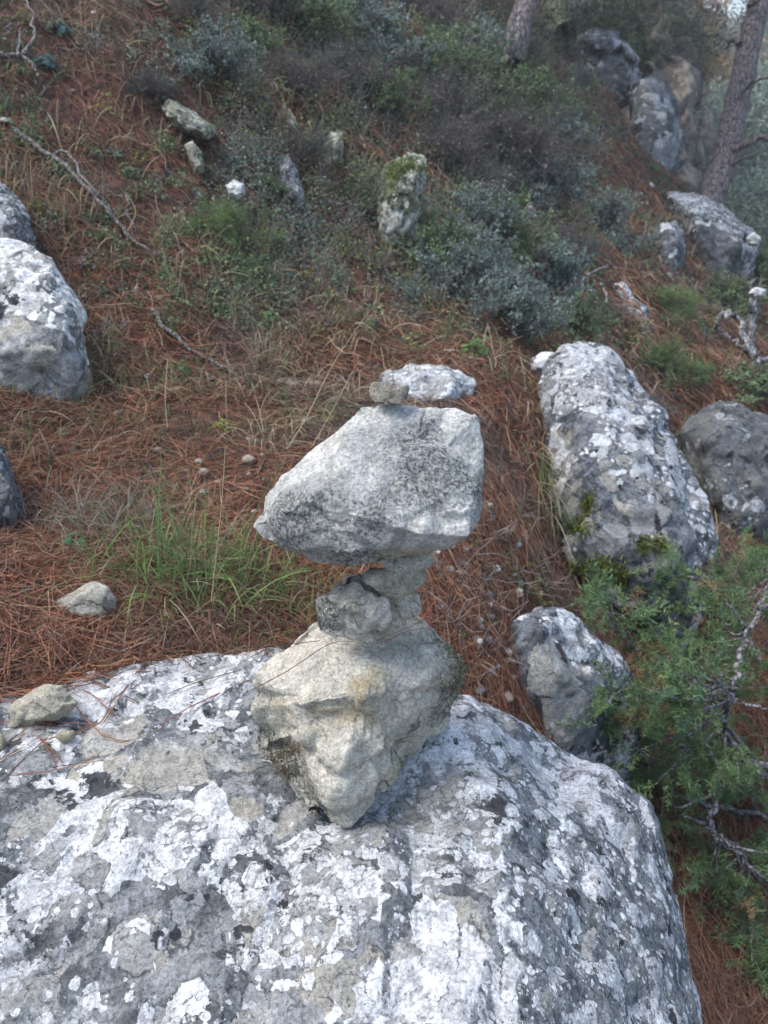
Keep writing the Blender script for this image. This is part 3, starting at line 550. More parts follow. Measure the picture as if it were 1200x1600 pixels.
for k in range(3):
    tv, tf = template_rock(k); m = np.arange(n) % 3 == k; parts.append(scatter(tv, tf, pos[m], rotz(m.sum()), sc_[m], col[m]))
V, Fc, C_ = merge(parts); o = add('gravel', mesh_np('gravel', V, Fc, C_), attr_mat('gravel_stone')); tag(o, 'loose fine gravel and chips scattered through the pine litter', 'gravel', kind='stuff')

# ------------------------------------------------------------------ pine needles
def ribbons(pts, width, side=None, taper=True):
    """pts (n,m,3) -> ribbon quads"""
    n, m, _ = pts.shape; t = pts[:, -1]-pts[:, 0]; t /= np.linalg.norm(t, axis=1)[:, None]+1e-9
    if side is None:
        r = RNG.normal(size=(n, 3)); side = np.cross(t, r)
    side = side/(np.linalg.norm(side, axis=1)[:, None]+1e-9)
    prof = np.interp(np.linspace(0, 1, m), [0, .15, .8, 1], [.6, 1, .85, .15]) if taper else np.ones(m)
    w = np.asarray(width).reshape(-1, 1, 1)*prof[None, :, None]*.5
    V = np.stack([pts-side[:, None]*w, pts+side[:, None]*w], 2).reshape(-1, 3)
    b = np.arange(n)[:, None]*m*2+np.arange(m-1)[None]*2; b = b.ravel()
    return V, np.stack([b, b+1, b+3, b+2], 1), m*2
def needle_pts(x, y, L, m=4, lift=.006, bend=.12, hfun=None):
    n = len(x); a = RNG.uniform(0, 2*math.pi, n); t = np.linspace(-.5, .5, m)
    dx, dy = np.cos(a), np.sin(a); bd = RNG.normal(size=n)*bend*L
    PX = x[:, None]+dx[:, None]*L[:, None]*t-dy[:, None]*bd[:, None]*(1-4*t*t)
    PY = y[:, None]+dy[:, None]*L[:, None]*t+dx[:, None]*bd[:, None]*(1-4*t*t)
    Z0 = (hfun or H)(PX.ravel(), PY.ravel()).reshape(n, m)
    if hfun is None:
        sl_ = np.abs(Z0[:, -1]-Z0[:, 0])/L; f_ = 1/np.sqrt(1+sl_**2)
        PX = x[:, None]+(PX-x[:, None])*f_[:, None]; PY = y[:, None]+(PY-y[:, None])*f_[:, None]; Z0 = H(PX.ravel(), PY.ravel()).reshape(n, m)
    tilt = RNG.normal(size=n)*.09*L
    return np.stack([PX, PY, Z0+RNG.uniform(.0, 1, n)[:, None]**1.5*lift+np.abs(tilt[:, None]*t*2)+RNG.normal(size=(n, m))*.0012], -1)
def needle_cols(n):
    pal = np.array([(.34, .145, .08), (.27, .11, .065), (.42, .22, .12), (.17, .085, .06), (.46, .33, .22), (.15, .11, .09), (.38, .145, .08), (.29, .17, .12)])
    return pal[RNG.choice(8, n, p=[.22, .2, .13, .13, .07, .08, .1, .07])]*RNG.uniform(.5, .98, (n, 1))*[.95, .96, .97]
def dens_mask(x, y, keep):
    v = fbm(np.c_[x*1.4, y*1.4, np.full(len(x), 4.)], 2); return v > keep
parts = []
for n, d0, d1, wd, lf in ((52000, 1.05, 2.4, .0015, .022), (46000, 2.2, 5.0, .0024, .03), (60000, 4.4, 12.5, .0058, .07)):
    x, y, d = polar(n, d0, d1, 1.0, -34, 43 if d0 < 2 else 34)
    hole = fbm(np.c_[x*1.6, y*1.6, np.full(n, 2.)], 3); k = (hole > -.18) | (RNG.uniform(size=n) < .3); x, y = x[k], y[k]; n = len(x)
    L = RNG.uniform(.08, .17, n)*(1 if d0 < 4 else 1.4)
    pts = needle_pts(x, y, L, 4, lf); V, Fq, k = ribbons(pts, RNG.uniform(.75, 1.3, n)*wd)
    cc_ = needle_cols(n); gz = np.clip(fbm(np.c_[x*1.1, y*1.1, np.full(n, 31.)], 3)-.05, 0, .5)[:, None]; gray_ = cc_.mean(1, keepdims=True)*np.array([1.15, 1., .85]); cc_ = cc_*(1-gz)+gray_*gz
    parts.append((V, Fq, np.repeat(cc_, k, 0)))
# needles drifted onto the rear left edge of the boulder
def Hb(x, y):
    h = H(x, y); inb = (x > -.95) & (x < .1) & (y > .6) & (y < 1.3)
    for i in np.where(inb)[0]: h[i] = max(h[i], boulder_z(x[i], y[i])+.0015)
    return h
n = 6500; x = RNG.uniform(-.95, .0, n); ed = np.minimum(.93+.62*(x+.57), 1.09); y = ed+np.abs(RNG.normal(size=n))*.13+.0-.07*RNG.uniform(size=n)**4
a0 = RNG.uniform(0, 1, n)
L = RNG.uniform(.09, .17, n); pts = needle_pts(x, y, L, 5, .012, .1, Hb)
V, Fq, k = ribbons(pts, RNG.uniform(.75, 1.2, n)*.0016); parts.append((V, Fq, np.repeat(needle_cols(n), k, 0)))
V, Fq, C_ = merge(parts)
M_NEEDLE = attr_mat('fallen_needles', rough=.6, var=.1)
o = add('pine_needle_litter', mesh_np('pine_needle_litter', V, Fq, C_, smooth=False), M_NEEDLE); tag(o, 'fallen red brown pine needles covering the slope and ground', 'pine needles', kind='stuff')
# single needles lying on the boulder and across the cairn
hand = [[(250,1005),(180,1105),(160,1135)],[(262,1010),(215,1050),(170,1120)],[(232,1000),(236,1090)],[(300,990),(230,1040),(190,1095)],[(270,1000),(205,1070),(165,1110)],[(0,1170),(60,1140),(130,1138)],[(0,1190),(40,1165),(70,1140)],
 [(0,1140),(70,1136),(150,1142)],[(30,1050),(110,1125)],[(60,1170),(150,1130),(185,1080)],[(0,1230),(80,1150)],[(130,1080),(190,1120)],[(20,1215),(90,1200),(170,1190)],[(120,1040),(122,1110)],[(150,1130),(100,1060)],[(90,1200),(60,1150)],[(210,1100),(130,1060),(90,1050)],[(100,1080),(160,1150),(230,1160)],[(220,1010),(150,1060),(60,1090)],
 [(390,1065),(300,1105),(230,1150)],[(380,1045),(310,1072),(260,1090)]]
L_ = []
for pl in hand:
    for rep in range(2):
        pp = []
        for x, y in pl:
            j = RNG.normal(size=2)*6*rep; q = boulder_px(x+j[0], y+j[1])
            if q is None: q = hit(x, y)[0]
            pp.append(q+np.array([0, 0, .0025+.002*rep]))
        if len(pp) == 2: pp.insert(1, (pp[0]+pp[1])/2+np.array([0, 0, .004]))
        q = poly(pp, 3); L_.append(np.array([q[int(i)] for i in np.linspace(0, len(q)-1, 7)]))
V, Fq, k = ribbons(np.array(L_), np.full(len(L_), .0018)); o = add('scattered_needles', mesh_np('scattered_needles', V, Fq, np.repeat(needle_cols(len(L_)), k, 0), smooth=False), M_NEEDLE)
tag(o, 'loose brown pine needles strewn over the left part of the boulder top', 'pine needles', kind='stuff')
M_TWIG = attr_mat('needle_tube', rough=.6, var=.2)
for pl, lab, cl_ in (([(393,1078,.955),(450,1048,.93),(515,1006,.895),(560,1003,.882)], 'thin brown needle caught between knobbly stone and base stone', (.16, .09, .06)),
              ([(385,1012,1.0),(440,1008,.95),(500,1001,.905)], 'dark pine needle sticking out left under the knobbly stone', (.03, .035, .03)),
              ([(590,1000,.90),(650,975,.90),(700,950,.88)], 'pale needle sticking out right under the knobbly stone', (.34, .20, .13)),
              ([(600,1005,.90),(640,985,.895),(690,981,.89)], 'reddish needle lying on the right shoulder of the base stone', (.30, .15, .09))):
    q = poly([P(*a) for a in pl], 4); V, Fq = tubes([(q, np.linspace(.0007, .0004, len(q)))], 4)
    o = add('pine_needle', mesh_np('pine_needle', V, Fq, np.tile(cl_, (len(V), 1))), M_TWIG); tag(o, lab, 'pine needle')

# ------------------------------------------------------------------ sticks, branches, stalks
M_WOOD = bark_mat('weathered_wood', (.17, .15, .14), (.36, .33, .31), 2.)
M_BLEACH = bark_mat('bleached_wood', (.22, .22, .23), (.46, .46, .47), 1.)
M_DARKB = bark_mat('dark_branch_bark', (.07, .06, .06), (.17, .15, .15), 2.)
M_STRAW = attr_mat('straw', rough=.6, var=.1)
def ground_stick(name, label, lines, mat, cat='branch', lift=.02, jit=.004):
    """lines: [(r_px, [(px,py,extra lift)...])]; first line is the main stem"""
    root = None
    for k, (r, pl) in enumerate(lines):
        pp = []
        for a in pl:
            q, d = hit(a[0], a[1]+2); s = (1-(a[2] if len(a) > 2 else lift)/d/.5); pp.append(q+np.array([0, 0, 0])*s+(np.array((0, 0, CAMZ))-q)/d*(a[2] if len(a) > 2 else lift))
        d = hit(pl[0][0], pl[0][1])[1]; q = poly(pp, 5, jit*d/3, k); V, Fq = tubes([(q, np.linspace(r, r*.45, len(q))/F*d)], 6)
        if root is None:
            root = add(name, mesh_np(name, V, Fq), mat); tag(root, label, cat)
        else: add('side_branch', mesh_np('side_branch', V, Fq), mat, root)
    return root
ground_stick('fallen_branch', 'long grey fallen branch slanting down the left slope', [(4.0, [(20,200,.06),(80,240,.07),(130,285,.07),(180,345,.06),(225,385,.05),(275,408,.03)]), (3.0, [(84,244,.06),(105,236,.1),(150,300,.08),(215,378,.03)])], M_WOOD)
ground_stick('fallen_branch', 'weathered stick lying on the needles below the left bank', [(4.2, [(238,482,.05),(262,512,.05),(300,545,.04),(350,575,.04),(402,602,.03)]), (2.2, [(352,556,.04),(370,585,.02),(378,598)])], M_WOOD)
ground_stick('fallen_branch', 'thin upright dry twig left of the mossy bank', [(2., [(196,300,.08),(205,340,.06),(216,378,.02)])], M_WOOD)
ground_stick('dead_branch', 'gnarled dead branch hanging at the top left corner', [(5, [(-20,82,.12),(20,84,.15),(38,88,.15),(55,110,.12),(58,135,.08)]), (3, [(36,84,.15),(54,55,.15),(50,25,.12),(40,-10,.1)]), (2, [(30,84,.15),(32,40,.1)]), (2, [(58,100,.12),(68,130,.05),(66,150,.03)])], M_WOOD)
ground_stick('fallen_branch', 'crooked twig lying just left of the low white rock', [(2.6, [(592,570,.03),(560,578,.03),(530,592,.03),(522,602,.03)]), (2.4, [(523,600,.03),(521,615,.02),(524,636,.0)])], M_WOOD)
ground_stick('dead_branch', 'bleached arched branch bending over grey brush on the right', [(2.6, [(904,462,.3),(908,440,.35),(925,424,.4),(950,415,.35)]), (1.6, [(906,455,.3),(915,435,.35),(930,428,.35)]), (1.6, [(940,440,.3),(948,462,.25),(938,490,.2)])], M_BLEACH)
ground_stick('dead_branch', 'dark bent branch reaching through the brush in mid slope', [(3, [(748,280,.3),(770,268,.35),(790,252,.35),(806,236,.35)])], M_DARKB)
ground_stick('dead_branch', 'short silvery stick standing in the brush above the mossy rock', [(2.4, [(718,212,.35),(728,202,.38),(738,190,.4)])], M_BLEACH)
ground_stick('fallen_branch', 'dark short stick beside green sprout in mid slope', [(3.4, [(462,428),(480,438),(496,448)])], M_DARKB)
ground_stick('fallen_branch', 'dark curved twig near the left tip of the big top stone', [(2.2, [(405,722,.02),(408,742,.02),(425,752,.01)])], M_DARKB)
ground_stick('fallen_branch', 'pale bent twig on the needles right of the cairn base', [(3.2, [(720,962,.01),(730,982,.01)])], M_BLEACH)
ground_stick('fallen_branch', 'thin stick leaning against the wedge shaped boulder', [(1.6, [(768,1015,.02),(800,998,.04),(822,985,.05)])], M_WOOD)
# driftwood stump
sp_ = hit(1165, 560)[1]
stp = [(6.5, [(1176,440),(1178,480),(1172,520),(1176,556),(1190,575)]), (5.5, [(1180,560),(1165,530),(1160,505),(1140,490),(1122,497),(1120,520)]), (4, [(1138,495),(1128,492),(1118,512),(1128,530)]), (3, [(1172,545),(1150,535),(1135,520)]), (3, [(1098,545),(1100,528),(1104,520)]), (4, [(1180,565),(1200,562),(1230,570)])]
root = None
for r, pl in stp:
    q = poly([P(a, b, sp_-.15+.05*i) for i, (a, b) in enumerate(pl)], 5, .012, int(r*2)); V, Fq = tubes([(q, np.linspace(r, r*.6, len(q))/F*sp_)], 7)
    if root is None: root = add('dead_stump', mesh_np('dead_stump', V, Fq), M_BLEACH); tag(root, 'silvery gnarled dead stump with twisted roots at the right edge', 'stump')
    else: add('root', mesh_np('root', V, Fq), M_BLEACH, root)
stand('rock', 'white flat stone behind the top of the dead stump', [(1168,458),(1180,448),(1198,452),(1196,464),(1176,468)], M_LW, .1, at=5.5, seed=83, sink=0)
for pl, lab, r in (([(448,702,1.55),(480,650,1.6),(520,570,1.7),(560,510,1.8),(580,482,1.85)], 'long thin dry grass stalk leaning right above the top stone', .0011), ([(486,700,1.6),(520,640,1.65),(556,570,1.75)], 'shorter dry stalk just right of the long one', .0009),
      ([(262,668,1.9),(258,620,1.9),(262,560,1.95)], 'single upright dry stem left of the round pebbles', .0012), ([(200,360,2.3),(212,330,2.3),(196,300,2.3)], 'bent dry stem on the upper left slope', .0015),
      ([(330,940,1.35),(345,800,1.3),(352,700,1.3)], 'tall pale grass stalk rising straight out of the tuft', .0009), ([(420,800,1.4),(460,740,1.45),(500,700,1.5)], 'dry stalk leaning beside the left tip of the top stone', .0008)):
    q = poly([P(*a) for a in pl], 5); V, Fq = tubes([(q, np.linspace(r, r*.5, len(q)))], 4)
    o = add('grass_stalk', mesh_np('grass_stalk', V, Fq, np.tile((.42, .33, .19), (len(V), 1))), M_STRAW); tag(o, lab, 'grass stalk')

# ------------------------------------------------------------------ grasses
def blades(base, n, spread, L, droop, width, cols, lean=(0, 0), up=1.0, seed=0, hfun=H):
    r = np.random.default_rng(seed); m = 6; b = r.normal(size=(n, 2))*np.asarray(spread)+np.asarray(base)[:2]
    z = hfun(b[:, 0], b[:, 1])-.005; a = r.uniform(0, 2*math.pi, n); el = r.uniform(.05, .75, n)
    d = np.c_[np.cos(a)*el+lean[0], np.sin(a)*el+lean[1], np.full(n, up)]; d /= np.linalg.norm(d, axis=1)[:, None]
    Ls = L*r.uniform(.45, 1.15, n); t = np.linspace(0, 1, m)
    pts = np.c_[b, z][:, None]+d[:, None]*Ls[:, None, None]*t[None, :, None]
    hz = d.copy(); hz[:, 2] = 0; hz /= np.linalg.norm(hz, axis=1)[:, None]+1e-9; dr = droop*r.uniform(.3, 1.4, n)
    pts += (hz*.5-np.array([0, 0, 1]))[:, None]*(dr*Ls)[:, None, None]*(t**2.2)[None, :, None]
    side = np.cross(hz, r.normal(size=(n, 3))*.4+[0, 0, 1.])
    V, Fq, k = ribbons(pts, r.uniform(.7, 1.3, n)*width, side)
    c = np.asarray(cols)[r.integers(0, len(cols), n)]*r.uniform(.7, 1.2, (n, 1)); return V, Fq, np.repeat(c, k, 0)
M_GRASS = attr_mat('grass_blades', trans=.3, var=.15)
GREEN = [(.12, .20, .055), (.15, .24, .07), (.09, .15, .05), (.20, .26, .10), (.11, .17, .08)]; DRY = [(.34, .28, .17), (.28, .22, .13), (.40, .34, .23), (.22, .17, .11)]
def tuft(label, px, py, specs, name='grass_tuft', cat='grass tuft'):
    p, d = hit(px, py); parts = [blades(p, *s_[0:1], *s_[1:]) if False else blades(p, **s_) for s_ in specs]
    V, Fq, C_ = merge(parts); V = V-p; o = add(name, mesh_np(name, V, Fq, C_, smooth=False), M_GRASS, loc=p); tag(o, label, cat); return o
tuft('tall fresh green grass tuft left of the cairn', 315, 925, [dict(n=380, spread=(.10, .07), L=.19, droop=.5, width=.0021, cols=GREEN, seed=1), dict(n=460, spread=(.13, .08), L=.13, droop=.8, width=.0016, cols=DRY+GREEN[:2], seed=2), dict(n=60, spread=(.05, .04), L=.30, droop=.15, width=.0016, cols=GREEN[:1]+DRY[2:3], seed=3)])
tuft('lower green grass tuft close behind the left of the knobbly stone', 420, 930, [dict(n=160, spread=(.07, .05), L=.13, droop=.5, width=.0018, cols=GREEN+DRY[:1], seed=4)])
tuft('wispy grey dry grass clump left of the green tuft', 165, 830, [dict(n=520, spread=(.10, .07), L=.15, droop=.5, width=.0016, cols=[(.25, .22, .18), (.30, .27, .22), (.18, .17, .13), (.13, .15, .09)], seed=5)])
tuft('dry and green grass clump hanging beside the tall mottled boulder', 868, 790, [dict(n=230, spread=(.06, .07), L=.22, droop=1.1, width=.0025, cols=DRY[:3]+GREEN[2:4], lean=(.2, -.5), up=.7, seed=6)])
tuft('yellow green grass wisps in front of the white topped left rock', 95, 625, [dict(n=110, spread=(.06, .04), L=.14, droop=.4, width=.0022, cols=GREEN+DRY[:1], seed=7)])
tuft('dry grass fringe at the right foot of the white topped rock', 170, 590, [dict(n=120, spread=(.12, .05), L=.16, droop=.4, width=.0022, cols=DRY, seed=8)])
tuft('sparse dry stems standing over the pale grassy rock', 60, 345, [dict(n=150, spread=(.14, .1), L=.26, droop=.45, width=.0028, cols=DRY+[(.2, .2, .17)], seed=9)])
tuft('grey stubble of dry stems in the middle of the litter', 425, 570, [dict(n=60, spread=(.04, .04), L=.14, droop=.1, width=.003, cols=DRY, seed=10)])
tuft('mossy grass cushion over the top of the wedge shaped boulder', 838, 940, [dict(n=150, spread=(.05, .04), L=.07, droop=.8, width=.002, cols=[(.13, .15, .03), (.17, .18, .05), (.09, .11, .03)], seed=12)])
# slope grass (uncountable)
parts = []; r = np.random.default_rng(44)
for k in range(430):
    a = math.radians(r.uniform(-32, 30)); d = 1.9*(9/1.9)**r.uniform(); x, y = d*math.sin(a), d*math.cos(a)
    if d < 2.6 and x > .1: continue
    dry = r.uniform() < .55; parts.append(blades((x, y), n=int(r.integers(12, 34)), spread=(.05*d/2.5,)*2, L=.10+.03*d, droop=.7, width=.0012*d, cols=DRY if dry else [(.08, .11, .045), (.10, .14, .06), (.07, .09, .05)], seed=1000+k))
V, Fq, C_ = merge(parts); o = add('slope_grass', mesh_np('slope_grass', V, Fq, C_, smooth=False), M_GRASS); tag(o, 'sparse dry and green grass growing all over the slope', 'grass', kind='stuff')

# ------------------------------------------------------------------ leafy plants and ground herbs
def leaf_quads(pos, nrm, size, asp, cols, seed=0):
    """rounded leaves: hexagons folded about the midrib -> two quads each"""
    r = np.random.default_rng(seed); n = len(pos); nrm = nrm/(np.linalg.norm(nrm, axis=1)[:, None]+1e-9)
    t = np.cross(nrm, r.normal(size=(n, 3))); t /= np.linalg.norm(t, axis=1)[:, None]+1e-9; b = np.cross(nrm, t)
    s = np.asarray(size).reshape(-1, 1)*np.ones((n, 1)); w = s*asp
    v = [pos-t*s*.5, pos+t*s*.5, pos-t*s*.15+b*w*.5+nrm*s*.12, pos+t*s*.25+b*w*.4+nrm*s*.1, pos-t*s*.15-b*w*.5+nrm*s*.12, pos+t*s*.25-b*w*.4+nrm*s*.1]
    V = np.stack(v, 1).reshape(-1, 3); k = np.arange(n)[:, None]*6
    Fq = np.concatenate([k+[0, 1, 3, 2], k+[0, 4, 5, 1]], 0); return V, Fq, np.repeat(cols, 6, 0)
M_LEAF = attr_mat('small_leaves', trans=.25, var=.2)
parts = []; r = np.random.default_rng(9)
for k in range(900):
    a = math.radians(r.uniform(-33, 31)); d = 1.7*(11/1.7)**r.uniform(); x, y = d*math.sin(a), d*math.cos(a)
    if fbm(np.array([[x*1.2, y*1.2, 7.]]), 2)[0] < -.05+(.35 if d < 2.8 else 0): continue
    n = int(r.integers(8, 40)); q = r.normal(size=(n, 2))*.035*d/2+[x, y]; pos = np.c_[q, H(q[:, 0], q[:, 1])+r.uniform(.005, .03*d/2, n)]
    base = np.array([(.06, .13, .05), (.09, .16, .06), (.05, .10, .07), (.11, .15, .05)])[r.integers(0, 4)]
    parts.append(leaf_quads(pos, r.normal(size=(n, 3))*.5+[0, -.3, 1], r.uniform(.006, .014, n)*d/2, .7, base*r.uniform(.6, 1.3, (n, 1)), k))
V, Fq, C_ = merge(parts); o = add('ground_cover', mesh_np('ground_cover', V, Fq, C_, smooth=False), M_LEAF); tag(o, 'small leafy ground herbs and moss dotted over the slope', 'ground cover', kind='stuff')
def sprout(label, px, py, w, n, lf, colr, h=.5, name='leafy_plant'):
    p, d = hit(px, py); R = w/F*d/2; r = np.random.default_rng(int(px+py)); u = r.normal(size=(n, 3)); u /= np.linalg.norm(u, axis=1)[:, None]; u[:, 2] = np.abs(u[:, 2])
    pos = u*R*r.uniform(.4, 1, (n, 1))*[1, .8, h*2]; top = add(name, None, loc=p); tag(top, label, 'plant')
    V, Fq, C_ = leaf_quads(pos, u+[0, -.4, .4], r.uniform(.7, 1.2, n)*lf/F*d, .75, np.array(colr)*r.uniform(.65, 1.25, (n, 1)), 3)
    add('leaves', mesh_np('leaves', V, Fq, C_, smooth=False), M_LEAF, top)
    V, Fq = tubes([(wiggle((0, 0, -.01), q_, 4, .1, seed=i), [R*.03, R*.025, R*.02, R*.01]) for i, q_ in enumerate(pos[:min(n, 26)])], 4)
    add('stems', mesh_np('stems', V, Fq), M_DARKB, top)
for a in [('broad leaved green seedling beside the orange bark flake', 118, 862, 60, 9, 24, (.07, .20, .09)), ('bluish leafy plant near the top left corner', 92, 52, 42, 60, 10, (.09, .16, .15)), ('blue green rosette below the gnarled dead branch', 72, 108, 44, 60, 10, (.09, .17, .16)),
     ('bright green sprout in the middle of the slope', 420, 502, 34, 26, 11, (.11, .24, .07)), ('green herb patch under the weathered stick', 282, 585, 44, 34, 10, (.10, .20, .07)), ('leafy herb to the right of the white topped rock', 178, 550, 40, 30, 9, (.10, .17, .07)),
     ('single tiny clover left of the round pebbles', 96, 680, 22, 8, 11, (.08, .20, .10)), ('little green sprout by the left edge', 18, 948, 22, 22, 8, (.08, .18, .06)), ('lone bright leaf seedling right of the base stone', 749, 1046, 10, 3, 10, (.12, .32, .16)),
     ('round leaved plant in the hanging dry grass', 880, 730, 46, 22, 11, (.07, .18, .10)), ('clump of round leaves at the left foot of the tall boulder', 872, 842, 50, 26, 11, (.07, .18, .12)), ('greyish leaf plant above the wedge shaped boulder', 800, 912, 40, 26, 12, (.12, .20, .17)),
     ('dark green leaf clump right of the big top stone', 768, 735, 26, 12, 12, (.05, .15, .09)), ('bluish seedling left of the long stalk', 402, 692, 16, 8, 10, (.08, .22, .20)), ('yellow green moss patch below the weathered stick', 352, 672, 40, 60, 5, (.20, .26, .03)),
     ('mossy green patch right of the grey stubble', 440, 628, 44, 60, 5, (.16, .20, .04)), ('small herb at the foot of the cairn gravel', 762, 975, 46, 24, 8, (.10, .19, .10)), ('bright leafy sprout at the base of the grey brush', 735, 555, 60, 60, 9, (.10, .22, .06)),
     ('yellowish tuft of leaves by the twig behind the cairn', 652, 545, 60, 60, 7, (.22, .25, .10)), ('green seedling at the feet of the dry stems', 148, 245, 30, 26, 10, (.09, .18, .07)), ('dark leafed weed behind the tip of the top stone', 395, 868, 30, 10, 15, (.04, .14, .09)), ('pale green herb on the left of the bare path', 262, 425, 30, 24, 8, (.12, .18, .09))]: sprout(*a)
# bark flakes
for k, (o_, lab) in enumerate((([(60,898),(75,893),(112,908),(110,918),(80,915)], 'orange brown bark flake by the broad leaved seedling'), ([(40,915),(60,912),(85,918),(80,926),(55,926)], 'grey bark flake beside the rough grey stone'))):
    d = hit(80, 918)[1]; rock('bark_flake', lab, 'bark', [auto(o_, d-.01, .006)], bark_mat('flake%d' % k, *(((.22, .07, .035), (.40, .14, .07)) if k == 0 else ((.13, .13, .15), (.26, .26, .30))), 3.), voxel=.0016, smooth=2, noise=((.001, 60),), seed=130+k)

# ------------------------------------------------------------------ shrubs on the slope
def shrub_mesh(kind, seed):
    r = np.random.default_rng(seed); paths = []; tips = []; dirs = []
    ns = {'twig': 46, 'grey': 34, 'green': 30, 'needle': 34}[kind]
    for i in range(ns):
        a = r.uniform(0, 2*math.pi); el = r.uniform(.15, 1.45); d = np.array([math.cos(a)*math.cos(el), math.sin(a)*math.cos(el), math.sin(el)])
        L = r.uniform(.65, 1.05)*(1 if el < 1 else .85); q = wiggle((0, 0, 0), d*L, 6, .35, (0, 0, .08), seed*99+i)
        paths.append((q, np.linspace(.016, .005, 6)))
        for j in range(11):
            t = r.uniform(.3, 1); s = q[min(int(t*5), 4)]*(1-(t*5) % 1)+q[min(int(t*5)+1, 5)]*((t*5) % 1)
            e = d*.6+r.normal(size=3)*.65; e /= np.linalg.norm(e); l = r.uniform(.12, .34); e2 = s+e*l; tw = wiggle(s, e2, 4, .4, seed=seed*999+i*20+j)
            paths.append((tw, np.linspace(.006, .002, 4)))
            m = {'twig': 3, 'grey': 15, 'green': 14, 'needle': 16}[kind]
            tt = r.uniform(.15, 1.05, m); tips.append(s+(e2-s)*tt[:, None]+r.normal(size=(m, 3))*.022); dirs.append(np.tile(e, (m, 1))+r.normal(size=(m, 3))*.7)
            if kind == 'twig':
                for z in range(4):
                    f = s+(e2-s)*r.uniform(.3, 1); g_ = e+r.normal(size=3)*.7; paths.append((np.array([f, f+g_*l*.35, f+g_*l*.6+r.normal(size=3)*.01]), [.003, .002, .0015]))
    tips = np.concatenate(tips); dirs = np.concatenate(dirs); n = len(tips); tone = r.uniform(.6, 1.3, (n, 1))*(.95+.5*perlin(tips*3)[:, None])
    pal = {'twig': [(.36, .35, .33), (.29, .29, .27), (.33, .28, .24)], 'grey': [(.23, .30, .26), (.28, .34, .31), (.18, .23, .21)], 'green': [(.18, .26, .13), (.23, .31, .15), (.13, .19, .10)], 'needle': [(.14, .23, .08), (.19, .27, .10)]}[kind]
    colr = np.array(pal)[r.integers(0, len(pal), n)]*tone
    if kind == 'needle':
        p = np.stack([tips, tips+dirs*.03, tips+dirs*.055], 1); V, Fq, k = ribbons(p, np.full(n, .010)); leaf = mesh_np('foliage', V, Fq, np.repeat(colr, k, 0), smooth=False)
    else:
        V, Fq, C_ = leaf_quads(tips, dirs, r.uniform(.03, .065, n)*(1 if kind != 'twig' else .7), .5, colr, seed); leaf = mesh_np('foliage', V, Fq, C_, smooth=False)
    V, Fq = tubes(paths, 3); stem = mesh_np('stems', V, Fq); return leaf, stem
M_SHRUB = attr_mat('shrub_leaves', trans=.35, var=.3); M_STEM = bark_mat('grey_stem', (.17, .15, .14), (.34, .31, .29), 2.)
LIB = {k: [shrub_mesh(k, 10*i+j) for j in range(3 if k in ('grey', 'twig') else 2)] for i, k in enumerate(('twig', 'grey', 'green', 'needle'))}
for k in LIB:
    for lf, st_ in LIB[k]: lf.materials.append(M_SHRUB); st_.materials.append(M_STEM)
